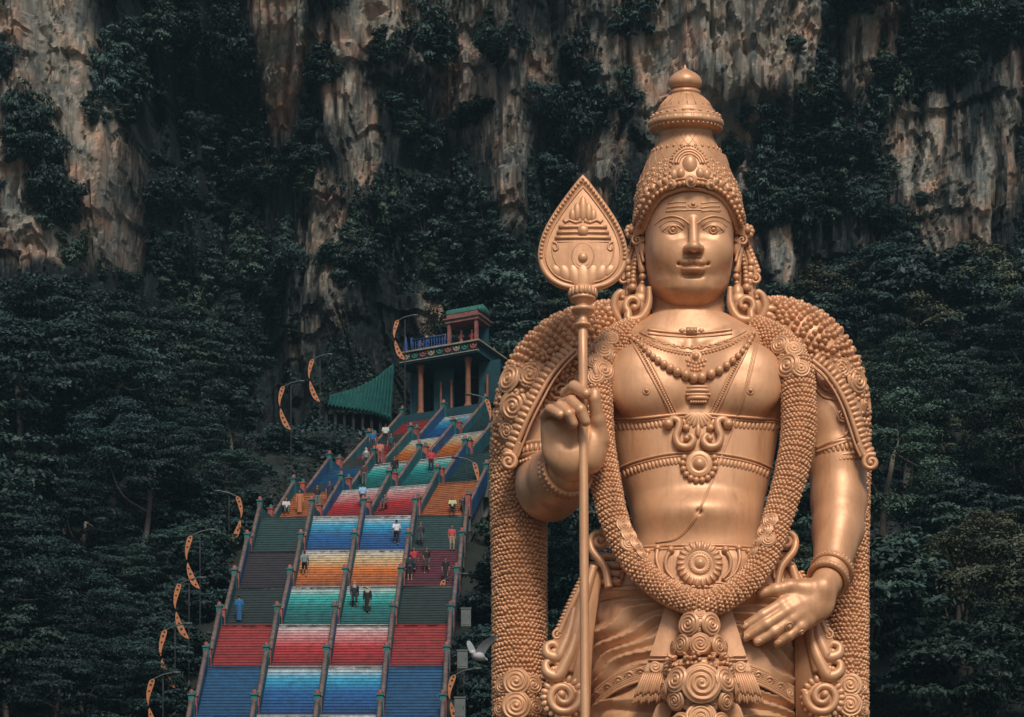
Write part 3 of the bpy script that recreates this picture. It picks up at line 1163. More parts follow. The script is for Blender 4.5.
bk.balls([p + np.array([x, -4.6, -4]) for x in np.linspace(-11, 11, 12)], 1.5, ICO1)
bk.balls([p + np.array([x, -4.0, -11.0]) for x in np.linspace(-7, 7, 7)], 1.5, ICO1)
part(bk, 'chest_clasp')

# strings from the shoulders down to the breast ornament
for lines in ([[(628, 336), (640, 356), (652, 378), (664, 400), (674, 420)], [(633, 334), (646, 354), (659, 378), (669, 398), (678, 416)]],
              [[(754, 334), (744, 356), (732, 380), (722, 402), (714, 416)], [(748, 336), (738, 356), (727, 378), (717, 398), (709, 414)]]):
    sg = MB()
    cord(sg, lines[0], 1.3, .2, 50, 7)
    cord(sg, lines[1], .8, .2, 50, 7)
    mid = [((a[0] + b_[0]) / 2, (a[1] + b_[1]) / 2) for a, b_ in zip(*lines)]
    beads(sg, mid, 1.25, .4, 1.9)
    part(sg, 'chest_string')
st2 = MB()
for k, d in enumerate((0, 2.6)):
    cord(st2, [(757 + d, 336), (749 + d, 372), (742 + d * .5, 400), (729, 436 + d), (716, 470 + d), (700, 508 + d), (690, 524 + d), (676, 538 + d * .5), (656, 543)], 1.0 if k == 0 else .7, .5, 120, 7)
part(st2, 'sacred_thread')

# chest bands
for pts, nm in (([(608, 420), (622, 418.5), (640, 417.8), (660, 416), (676, 414.5), (692, 414), (710, 414.5), (730, 416), (752, 417.5), (768, 418.5), (781, 420)], 0),
                ([(618, 469), (630, 463.5), (648, 458), (668, 454), (690, 452.5), (712, 453), (734, 456), (752, 460), (764, 464.5), (774, 469.5)], 1)):
    cb = MB()
    cord(cb, pts, 1.5, .5, 70, 8)
    cord(cb, [(x, y + 3.2) for x, y in pts], .9, .3, 70, 8)
    S = spline(np.array(pts, float), 44)
    for i, (x, y) in enumerate(S):
        p, n = hit(x, y + 8.2, .2)
        if p is None:
            continue
        sg = -1 if x < 695 else 1
        d = unit(np.array([sg * -.35, 0, -1]))
        R_ = np.array([np.cross(d, n), n, d])
        cb.balls([p], 1, ICO1, sc=[2.1, 1.5, 4.2], R=R_)
    part(cb, 'chest_band')

# breast ornament: fan of leaves, twin S-scrolls, and a pearl-fringed boss
bo = MB()
for a in np.linspace(-1.05, 1.05, 9):
    d0 = 8
    p, n = hit(698 + math.sin(a) * 10, 411 + math.cos(a) * 9, .5)
    d = unit(np.array([math.sin(a), 0, -math.cos(a)]))
    R_ = np.array([np.cross(d, n), n, d])
    bo.balls([p], 1, ICO2, sc=[2.4, 2.0, 9.0 - 2 * abs(a)], R=R_)
for sx in (-1, 1):
    q = [(698 + sx * 29.5, 425, 3.4, 3), (698 + sx * 25, 420, 3.6, 3), (698 + sx * 19, 422.5, 3.6, 3.4), (698 + sx * 19.5, 430, 3.8, 3.6), (698 + sx * 22, 438, 3.8, 3.8), (698 + sx * 18.5, 446.5, 3.8, 4), (698 + sx * 10, 448, 3.8, 4), (698 + sx * 5, 442, 3.6, 3.8), (698 + sx * 8, 436.5, 3.2, 3.6), (698 + sx * 11.5, 439.5, 2.4, 3.6)]
    pts = []
    for x, y, r, o_ in q:
        p, n = hit(x, y, o_)
        pts.append(list(p) + [r])
    S = spline(pts, 54)
    bo.sweep(S[:, :3], S[:, 3], 10)
    bo.balls([S[0, :3]], 5.2, ICO2)
    bo.balls([S[-1, :3]], 3.2, ICO2)
    p, n = hit(698 + sx * 12, 428.5, 2)
    bo.balls([p], 3.8, ICO2)
p, n = hit(698, 431, 2)
bo.balls([p], 1, ICO2, sc=[2.6, 2.4, 6.5])
part(bo, 'breast_ornament')
bs = MB()
p, n = hit(699, 464.5, 0)
U, V_, W_ = frame(n)
bs.lathe([(13.5, -.5), (13.5, 2.0), (12.2, 3.2), (11.0, 3.0), (10.4, 3.4), (8.2, 3.4), (7.4, 2.8), (6.6, 3.2), (5.6, 4.6), (4.0, 6.2), (2.0, 7.1), (.1, 7.3)], p, 30, np.array([U, V_, W_]))
for a in np.linspace(-3.55, .41, 12):
    bs.balls([p + W_ * 1.4 + 16.2 * (math.cos(a) * U + math.sin(a) * V_)], 3.1, ICO2)
part(bs, 'breast_boss')
for x in (646.5, 752):
    nb = MB()
    p, n = hit(x - (0 if x < 700 else 1.5), 390.5)
    U, V_, W_ = frame(n)
    nb.lathe([(4.2, 0), (4.0, .8), (3.2, .9), (2.7, .5), (2.1, .9), (1.6, 2.2), (.1, 2.7)], p - .2 * n, 18, np.array([U, V_, W_]))
    part(nb, 'nipple')
# ------------------------------------------------------------------ skirt, belt, sashes
def loft_mesh(rows, e=2.3, nt=96, nz=60, fold=None):
    """rows (py, cx, half, front, back): a closed cloth tube as a grid in statue units, folded outward by fold(u, z)"""
    R = np.array(stz(rows))
    zz = np.linspace(R[0, 0], R[-1, 0], nz)
    cx, cy, a, b_ = (np.interp(zz, R[:, 0], R[:, k])[:, None] for k in range(1, 5))
    th = np.linspace(0, 2 * PI, nt, endpoint=False)[None]
    c, s = np.sin(th), -np.cos(th)          # th = 0 at the front
    x = np.sign(c) * np.abs(c) ** (2 / e)
    y = np.sign(s) * np.abs(s) ** (2 / e)
    g = 0 if fold is None else fold(np.broadcast_to(th, (nz, nt)), np.broadcast_to(zz[:, None], (nz, nt)))
    P = np.stack([cx + x * (a + g), cy + y * (b_ + g), np.broadcast_to(zz[:, None], (nz, nt))], -1)
    return P


def dhoti_fold(th, z):
    x = ((th + PI) % (2 * PI) - PI)          # -pi..pi, left of the photo negative
    py = HOR - z
    s = np.where(x < 0, 1, -1)
    ph = (py - 600) / 19 + s * x * 1.15 + .5 * np.sin(py * .05 + x * 2.2) + .25 * np.sin(py * .11 - x * 4)
    w = np.clip(np.abs(x) / .35, 0, 1)
    f = np.abs(((ph % 1) - .62)) / .62
    return w * (7.5 * (f ** .75) - 3.4) + 1.2 * np.sin(ph * 2 * PI * .37 + 1)


sk = MB()
SKR = [(604, 694, 99, 56, 55), (620, 694, 101, 58, 56), (660, 694, 103, 59, 56), (700, 694, 103, 58, 55), (740, 694, 101, 56, 54), (860, 694, 92, 52, 52), (1000, 694, 84, 50, 50), (1090, 694, 80, 48, 48)]
G = loft_mesh(SKR, nt=220, nz=330, fold=dhoti_fold)
sk.grid(G, closed_v=True)
sko = part(sk, 'skirt')
SKB = BVHTree.FromPolygons(np.concatenate(sk.v).tolist(), np.concatenate(sk.q).tolist())
EXTRA.append(SKB)
# patterned hem band curving across the skirt
for side in (-1, 1):
    hb = MB()
    pts = [(694 + side * d, y) for d, y in ((98, 697), (80, 683), (60, 674), (40, 668))]
    P, N = hits(pts, 40, 2.6)
    P = smooth_path(P, 60)
    N = smooth_path(N, 60)
    hb.sweep(P + np.array([0, 0, 8.]), 1.3, 6, up=N)
    hb.sweep(P - np.array([0, 0, 8.]), 1.3, 6, up=N)
    for s_ in np.linspace(-7, 7, 8):
        hb.sweep(P + np.array([0, 0, s_]), 1.2, 6, up=N)
    for i in range(3, 38, 7):
        rosette(hb, P[i] + N[i] * .8, N[i], 5.4, .12, 1.6, .10, nr=8, nt=20)
    part(hb, 'hem_band', sko)

# belt
bt = MB()
BR = [(556, 695, 68, 52, 50), (558, 695, 74, 57, 52), (572, 695, 90, 60, 54), (596, 694, 99, 61, 57), (602, 694, 100, 62, 58), (607, 694, 99, 57, 55)]
G = loft_mesh(BR, nt=120, nz=30)
bt.grid(G, closed_v=True)
bto = part(bt, 'belt')
BTB = BVHTree.FromPolygons(np.concatenate(bt.v).tolist(), np.concatenate(bt.q).tolist())
EXTRA.append(BTB)
br = MB()
for y0, y1, r in ((545, 545, 1.6), (548.5, 548.5, .9), (586.5, 586.5, 1.7), (582.5, 582.5, .9)):
    cord(br, [(634 - (y0 - 545) * .7, y0 + 3), (660, y0 + 1), (697, y0), (734, y0 + 1), (757 + (y0 - 545) * .7, y0 + 3)], r, .3, 60, 7, 1., BTB)
for sx in (-1, 1):
    for q, r in (([(698 + sx * 27, 551, 2), (698 + sx * 32, 560, 2), (698 + sx * 31, 571, 2), (698 + sx * 24, 580, 2)], 2.4),
                 ([(698 + sx * 40, 549, 2), (698 + sx * 41, 561, 2), (698 + sx * 36, 574, 2), (698 + sx * 26, 582, 2)], 2.0),
                 ([(698 + sx * 50, 552, 1), (698 + sx * 52, 564, 1), (698 + sx * 56, 574, 1), (698 + sx * 66, 579, 1)], 2.0)):
        pts = [hit(x, y, o_, BTB)[0] for x, y, o_ in q]
        if all(p is not None for p in pts):
            S = spline(pts, 24)
            br.sweep(S, np.linspace(r, r * .6, 24), 8)
            br.balls([S[0]], r * 1.6, ICO2)
    # loops of leaves beyond the garland
    for k, (x, y) in enumerate(((698 + sx * 78, 574), (698 + sx * 86, 580), (698 + sx * 92, 572))):
        for d in (-1, 1):
            pts = [hit(x, y - 9, 1, BTB)[0], hit(x + d * 3.5, y - 2, 2, BTB)[0], hit(x + d * 2.5, y + 6, 2, BTB)[0]]
            if all(p is not None for p in pts):
                br.sweep(spline(pts, 12), np.linspace(1, 2.2, 12), 7)
for k in range(5):
    p, n = hit(699 + (k - 2) * 7, 592, .5, BTB)
    if p is not None:
        br.balls([p], 1, ICO2, sc=[3.2, 2, 3.4])
part(br, 'belt_scrollwork', bto)
md = MB()
p, n = hit(699.5, 564.5, -1)
U, V_, W_ = frame(n)
R_ = np.array([U, V_, W_])
md.lathe([(22.5, 0), (22.5, 2.5), (21, 4), (13.5, 5.5), (13, 4.8), (11.8, 4.8), (11.2, 5.6), (8, 6.4), (6.6, 6.2), (6, 5.6), (5, 7.0), (3, 8.6), (.1, 9.2)], p, 40, R_)
for k in range(22):
    a = k * 2 * PI / 22
    d = math.cos(a) * U + math.sin(a) * V_
    md.balls([p + d * 18.2 + W_ * 3.6], 1, ICO2, sc=[5.0, 2.3, 2.4], R=np.array([d, np.cross(W_, d), W_]))
for k in range(24):
    a = k * 2 * PI / 24
    md.balls([p + (math.cos(a) * U + math.sin(a) * V_) * 9.6 + W_ * 5.4], 1.15, ICO1)
part(md, 'belt_medallion', bto)
# stacked bands and curled ends at both hips
for side in (-1, 1):
    hp = MB()
    cx = 692 + side * 97
    for k in range(4):
        y = 556 + k * 8.4
        pts = [A(cx - side * 26, y + 1, 48), A(cx - side * 6, y, 30), A(cx + side * (1 + k * 2.2), y + 1, 6), A(cx - side * 4, y + 1, -24)]
        hp.sweep(spline(pts, 26), 3.6, 9, up=(0, 0, 1), flat=1.0)
    part(hp, 'hip_band')
    hs = MB()
    c_ = A(693 + side * 93, 541, 40)
    tail = [list(A(693 + side * 84, 588, 46)) + [4], list(A(693 + side * 88, 568, 44)) + [4], list(A(693 + side * 100, 552, 42)) + [3.8]]
    volute(hs, c_, (0, -1, 0), 9.5, 1.5, .36, 0 if side > 0 else PI, side, tail=tail)
    hs.balls([c_ + np.array([0, 2, 0])], 1, ICO3, sc=[8.5, 3, 8.5])
    part(hs, 'hip_scroll')

# two hanging sash ends with fringed hems
for side in (-1, 1):
    sa = MB()
    cx = 698

    def sp(u, y, w_):
        """u 0 inner edge .. 1 outer edge at photo row y"""
        inner = cx + side * np.interp(y, [600, 640, 690, 760], [12, 15, 22, 30])
        outer = cx + side * np.interp(y, [600, 640, 690, 760], [31, 43, 60, 80])
        return A(inner + (outer - inner) * u, y, w_ + 2.2 * math.sin(u * PI))
    ys = np.linspace(598, 674, 20)
    us = np.linspace(0, 1, 12)
    front = np.array([[sp(u, y, 64 + (y - 598) * .045) for u in us] for y in ys])
    back = front + np.array([0, 5, 0])
    G = np.concatenate([front, back[::-1]], 0)
    sa.grid(G, closed_u=True, flip=side > 0)
    for y in (656, 660):
        sa.sweep([sp(u, y, 68.4) for u in us], 1.0, 6)
    for u in (.3, .72):
        rosette(sa, sp(u, 666.5, 68.3), (0, -1, .1), 5.6, .15, 1.6, .09, nr=9, nt=22)
    so_ = part(sa, 'sash')
    fr = MB()
    for lay, (y0, y1, w0) in enumerate(((673, 692, 69), (686, 701, 66.5))):
        nn = 17
        for k in range(nn):
            u = (k + .5) / nn * 1.04 - .02
            yb = y1 + (4 if lay == 0 else 3) * u + 1.5 * math.sin(k * 2.1)
            pts = [sp(u, y0, w0 + .5), sp(u * 1.03, (y0 + yb) / 2, w0 + 2.6), sp(u * 1.06 - .02, yb, w0 + 1.0)]
            fr.sweep(spline(pts, 8), [1.1, 1.3, 1.5, 1.5, 1.5, 1.5, 1.4, 1.0], 6)
    part(fr, 'sash_fringe', so_)
    lo = MB()
    nn = 12
    for k in range(nn):
        u = (k + .5) / nn
        x0, x1 = cx + side * (20 + 14 * u), cx + side * (34 + 18 * u)
        lo.sweep(spline([A(x0 + side * 0, 697, 66), A((x0 + x1) / 2, 712, 68), A(x1, 745, 66)], 8), 2.0, 6)
    part(lo, 'under_sash', so_)

# ------------------------------------------------------------------ flower tassel hanging from the garland
ta = MB()
TW = 80


def clump(mb, py, cx, rx, rz, ry, flowers, w_=TW):
    c_ = A(cx, py, w_)
    mb.balls([c_], 1, ICO3, sc=[rx * 1.0, ry, rz * 1.02])
    for dx, dy, R in flowers:
        t = dx / rx
        n = unit([t * 1.15, -math.sqrt(max(.12, 1 - t * t)), -dy / rz * .55])
        yy = -ry * math.sqrt(max(.05, 1 - t * t * .95 - (dy / rz) ** 2 * .6))
        rosette(mb, c_ + np.array([dx, yy + .8, -dy]), n, R * 1.06, .24, 3.4, .06, nr=20, nt=40, phase=dx)


clump(ta, 626.5, 699, 20.5, 13.5, 15, [(-10.5, .5, 11), (10.5, .5, 11), (0, -9, 6), (0, 9, 5)])
clump(ta, 647, 699, 25, 12, 17, [(-17.5, .5, 9.5), (0, .5, 10), (17.5, .5, 9.5), (-25, 2, 7), (25, 2, 7)])
clump(ta, 690, 699.5, 37, 22, 26, [(0, -1, 18.5), (-23, -6, 12.5), (23, -6, 12.5), (-24, 13, 10), (24, 13, 10), (-35, 2, 8), (35, 2, 8), (-13, 17, 6), (13, 17, 6)])
clump(ta, 728, 699.5, 33, 18, 24, [(0, -5, 15), (-20, 0, 11), (20, 0, 11), (0, 12, 9)])
clump(ta, 760, 699.5, 26, 18, 20, [(0, -4, 13), (-16, 0, 9), (16, 0, 9)])
part(ta, 'flower_tassel')
bb = MB()
rg = np.random.default_rng(5)
c_ = A(699.5, 667, TW)
for k in range(95):
    th = rg.uniform(-PI * .62, PI * .62)
    dz = rg.uniform(-8.5, 8.5)
    p = c_ + np.array([31 * math.sin(th), -21 * math.cos(th), dz])
    d = unit([math.sin(th) + rg.uniform(-.5, .5), -math.cos(th), rg.uniform(-.7, .7)])
    bb.balls([p], 1, ICO1, sc=[4.2, 2.1, 2.1], R=np.array([d, unit(np.cross(d, (.1, .2, 1))), unit(np.cross(d, np.cross(d, (.1, .2, 1))))]))
bb.balls([c_], 1, ICO3, sc=[30, 20, 9])
part(bb, 'bud_cluster')

# ------------------------------------------------------------------ long front garland
fg = MB()
q = [(672, 333, -34, 12), (652, 330, -10, 13), (628, 335, 8, 14), (608, 350, 22, 15), (598, 372, 33, 15), (596, 400, 39, 15), (598, 440, 45, 15), (604, 480, 52, 14.5), (612, 515, 58, 13.5), (623, 545, 64, 12.6), (640, 571, 69, 12), (665, 592, 75, 12), (690, 603, 79, 12.5), (703, 605, 80, 13), (718, 602, 79, 12.5), (738, 591, 75, 12), (757, 571, 69, 12), (769, 546, 64, 12.6), (779, 516, 58, 13.5), (790, 480, 52, 14.8), (798, 440, 45, 15.8), (799, 405, 39, 16), (796, 372, 33, 16), (784, 350, 22, 15.5), (764, 335, 8, 14.5), (740, 329, -10, 13), (714, 333, -34, 12)]
path = np.array([list(A(x, y, w_)) + [r] for x, y, w_, r in q])
S, B, Aa = knobbed(fg, path, 3.9, 2.15, tall=1.35)
fgo = part(fg, 'front_garland')


def put_roses(name, S, B, Aa, spots, parent):
    """spots (px, py, R): rose heads wrapped on the nearest bit of a garland"""
    kk = 1 + S[:, 1] / F_PX
    sx_, sy_ = 512 + S[:, 0] / kk, HOR - S[:, 2] / kk
    for x, y, R in spots:
        i = int(np.argmin((sx_ - x) ** 2 + (sy_ - y) ** 2))
        off = np.array([(x - sx_[i]), 0, -(y - sy_[i])])
        a = off.dot(Aa[i]) / (S[i, 3] + .1)
        a = max(-.98, min(.98, a))
        n = Aa[i] * a + B[i] * math.sqrt(1 - a * a)
        along = off - off.dot(Aa[i]) * Aa[i]
        along = along - along.dot(B[i]) * B[i]
        mb = MB()
        rosette(mb, S[i, :3] + along + n * (S[i, 3] + R * .06), n, R * 1.08, .26, 3.4, .06, nr=20, nt=40, phase=x)
        part(mb, name, parent)


put_roses('garland_rose', S, B, Aa, [(594, 357, 9), (607, 362, 9), (594, 377, 10.5), (607, 381, 9), (586, 368, 8), (586, 384, 8), (602, 345, 8),
                                           (787, 352, 9), (801, 357, 9), (795, 372, 12), (808, 376, 9), (783, 368, 8),
                                           (616, 533, 7.5), (622, 543, 8.5), (631, 551, 8.5), (620, 553, 7.5), (637, 560, 7),
                                           (776, 528, 7.5), (770, 537, 8.5), (761, 546, 8.5), (774, 548, 7.5), (757, 556, 7)], fgo)

# ------------------------------------------------------------------ the two heavy side garlands
for side, q, big, roses in (
    (-1, [(618, 330, -34, 26), (596, 336, -20, 30), (570, 350, -10, 34), (547, 371, -8, 35), (532, 398, -12, 33), (524, 430, -22, 30), (519, 470, -38, 27.5), (519, 540, -36, 26.5), (519.5, 620, -34, 26), (519.5, 690, -32, 26), (519.5, 740, -30, 25), (519.5, 900, -28, 24), (519.5, 1060, -28, 24)],
     5, [(511, 382, 14), (530, 381, 12), (516, 406, 14.5), (533, 408, 11), (500, 396, 9), (500, 416, 9), (533, 428, 10), (510, 428, 10),
         (518, 688, 13), (505, 690, 10), (534, 690, 10), (518, 712, 14), (502, 712, 9), (536, 712, 9)]),
    (1, [(756, 322, -36, 22), (780, 328, -24, 27), (804, 341, -16, 30), (823, 360, -16, 30), (836, 388, -22, 28), (843, 420, -32, 25), (846, 470, -40, 22.5), (846.5, 540, -38, 21), (846.5, 620, -36, 20.5), (847, 690, -34, 20), (847, 740, -32, 20), (847, 900, -30, 20), (847, 1060, -30, 20)],
     5, [(852, 382, 12.5), (836, 372, 10), (861, 404, 10.5), (848, 404, 9), (866, 390, 7), (846, 690, 11.5), (858, 690, 8), (834, 692, 8), (846, 710, 12), (860, 712, 8), (834, 712, 8)])):
    path = np.array([list(A(x, y, w_)) + [r] for x, y, w_, r in q])
    path = np.c_[path, np.interp(path[:, 2], [740, 810], [1.0, 1.45])]
    sg_ = MB()
    S1, B1, A1 = knobbed(sg_, path, 4.3, 2.3, tall=1.5, jit=.12, seed=4 + side)
    o_ = part(sg_, 'side_garland')
    put_roses('garland_rose', S1, B1, A1, roses, o_)

# ------------------------------------------------------------------ shoulder plates, armlets, bracelets
ARMB = BVHTree.FromPolygons(BV.tolist(), BQ.tolist())
for side in (-1, 1):
    pl = MB()
    if side < 0:
        edge = [(574, 350), (560, 364), (548, 380), (537, 400), (527, 420), (519, 440), (513, 456)]
        cend, R = (508.5, 462), 8.5
        we = [16, 20, 22, 22, 20, 16, 12]
    else:
        edge = [(812, 360), (826, 372), (838, 388), (847, 406), (854, 426), (860, 444), (865, 455)]
        cend, R = (871, 462.5), 8.5
        we = [20, 20, 18, 16, 14, 12, 10]
    c3 = spline([A(x, y, w_ + 14) for (x, y), w_ in zip(edge, we)], 60)
    nrm = unit([side * .35, -1, .1])
    pl.sweep(c3, 2.4, 8, up=nrm)
    d = np.gradient(c3, axis=0)
    d /= np.linalg.norm(d, axis=1)[:, None]
    out = np.cross(d, nrm) * (1 if side < 0 else -1)
    pl.sweep(c3 - out * 5.5, 1.3, 7, up=nrm)
    pl.sweep(c3 + out * 5.0 + np.array([0, 3.0, 0]), 6.5, 10, up=nrm, flat=.45)
    gap = plen(c3) / 20
    for i in np.linspace(1, 58, 20).astype(int):
        o_ = out[i]
        pl.balls([c3[i] + o_ * 6.2], 1, ICO2, sc=[6.6, gap * .56, 3.6], R=np.array([o_, d[i], np.cross(o_, d[i])]))
    ce = A(cend[0], cend[1], we[-1] + 16)
    volute(pl, ce, (0, -1, 0), R, 1.5, .34, PI * (.65 if side < 0 else .35), side * 1.0, tail=[list(c3[-8] - out[-8] * 2) + [2.6], list(c3[-1] - out[-1] * 1) + [3.0]])
    pl.balls([ce + np.array([0, 2, 0])], 1, ICO3, sc=[R * .9, 3, R * .9])
    po = part(pl, 'shoulder_plate')
    # curved sleeve panel with swirls between plate edge and arm
    sw = MB()
    if side < 0:
        spots = [(561, 392, 12.5, 1), (556, 372, 6, -1), (572, 384, 6, 1)]
        arcs = [[(566, 352), (556, 372), (546, 396), (553, 408), (568, 404), (580, 390)], [(540, 410), (548, 422), (543, 440), (530, 448), (520, 450)], [(545, 405), (556, 416), (572, 414)]]
    else:
        spots = [(829, 387, 8, 1), (842, 416, 6.0, -1)]
        arcs = [[(818, 362), (816, 376), (824, 390), (838, 394)], [(814, 386), (824, 397), (838, 400)], [(817, 448), (832, 441), (846, 434), (851, 420)], [(817, 452), (834, 446), (850, 440)]]
    for x, y, r, s_ in spots:
        p, n = hit(x, y, 2., ARMB)
        if p is not None:
            volute(sw, p, n, r, 1.8, .18, 1.2 * s_, s_)
    for a_ in arcs:
        P, N = hits(a_, 40, .4, ARMB)
        if len(P) > 6:
            P = smooth_path(P)
            brk = np.linalg.norm(np.diff(P, axis=0), axis=1).max()
            if brk < 14:
                sw.sweep(P, 1.7, 7, up=N)
    part(sw, 'sleeve_scrollwork', po)
    # armlet: bands around the arm
    am = MB()
    if side < 0:
        C0, ax = A(550, 461, 3), unit([.08, .10, 1])
        rr = [(34.5, -7.5), (36, -6), (36, -4.5), (34.6, -3.4), (35.4, 4), (36.6, 5), (36.6, 7), (35, 8.2)]
        br_ = 35.5
    else:
        C0, ax = A(838, 455, -10), unit([-.16, -.05, 1])
        rr = [(30, -9), (31.6, -8), (31.6, -6), (30, -5), (31.0, 5), (32.2, 6), (32.2, 8), (30, 9.2)]
        br_ = 31
    Xa = unit(np.cross((0, 1, 0), ax))
    Ya = np.cross(ax, Xa)
    R_ = np.array([Xa, Ya, ax])
    am.lathe(rr, C0, 56, R_)
    for k in range(44):
        a = k * 2 * PI / 44
        dd = math.cos(a) * Xa + math.sin(a) * Ya
        am.balls([C0 + dd * (br_ + .3) + ax * 0], 1, ICO1, sc=[1.6, 2.0, 4.2], R=np.array([dd, np.cross(ax, dd), ax]))
    for k in range(52):
        a = k * 2 * PI / 52
        dd = math.cos(a) * Xa + math.sin(a) * Ya
        am.balls([C0 + dd * (br_ - .6) - ax * 11.5], 2.1, ICO1)
    part(am, 'armlet')
# bracelets
bc = MB()


def bangle(mb, c, ax, R, r, bead=None):
    ax = unit(ax)
    X = unit(np.cross(ax, (0, 0, 1) if abs(ax[2]) < .9 else (1, 0, 0)))
    Y = np.cross(ax, X)
    th = np.linspace(0, 2 * PI, 48, endpoint=False)
    ring = c + R * (np.cos(th)[:, None] * X + np.sin(th)[:, None] * Y)
    mb.sweep(ring, r, 8, closed=True)
    if bead:
        nb = int(2 * PI * R / (bead * 1.95))
        th = np.linspace(0, 2 * PI, nb, endpoint=False)
        mb.balls(c + (R + r * .55) * (np.cos(th)[:, None] * X + np.sin(th)[:, None] * Y), bead, ICO1)


c0, c1 = A(560, 476, 42), A(571, 466, 74)
axr = unit(c1 - c0)
for f, R, r, bd_ in ((.52, 25.5, 2.6, 2.2), (.68, 25.5, 2.0, None), (.82, 25, 2.6, 2.2)):
    bangle(bc, c0 + (c1 - c0) * f, axr, R, r, bd_)
part(bc, 'bracelet')
for f, R, r, bd_ in ((.0, 19.5, 3.0, 1.7), (.55, 18.6, 3.2, 1.7)):
    b2 = MB()
    c0, c1 = A(832, 571, 35), A(825, 586, 50)
    bangle(b2, c0 + (c1 - c0) * f, c1 - c0, R, r, bd_)
    if f == 0:
        ax_ = unit(c1 - c0)
        bangle(b2, c0 - ax_ * 4.2, ax_, 18.8, 1.5, 1.9)
    part(b2, 'bangle')
HLB = BVHTree.FromPolygons(HLV.tolist(), HLQ.tolist())
for x, y, R in ((789, 626.5, 5.0), (801.5, 632.5, 3.2)):
    rn = MB()
    p, n = hit(x, y, 0, HLB)
    if p is None:
        continue
    U, V_, W_ = frame(n)
    rn.lathe([(R, -.5), (R, .8), (R * .8, 1.2), (R * .62, .7), (R * .5, 1.4), (.1, 2.6)], p, 18, np.array([U, V_, W_]))
    part(rn, 'finger_ring')
# finger nails
for (x, y, w_), (dx, dy) in (((743.8, 626.6, 70), (-.86, -.5)), ((744.8, 637.6, 71), (-.86, -.5)), ((756.8, 642.2, 70), (-.86, -.5)), ((777, 643.4, 67), (-.84, -.5))):
    nl = MB()
    p, n = hit(x + 1.6, y - .6, .0, HLB)
    if p is None:
        continue
    d = unit(np.array([dx, 0, dy]) - np.array([dx, 0, dy]).dot(n) * n)
    nl.balls([p], 1, ICO2, sc=[3.4, 2.3, .8], R=np.array([d, np.cross(n, d), n]))
    part(nl, 'fingernail')

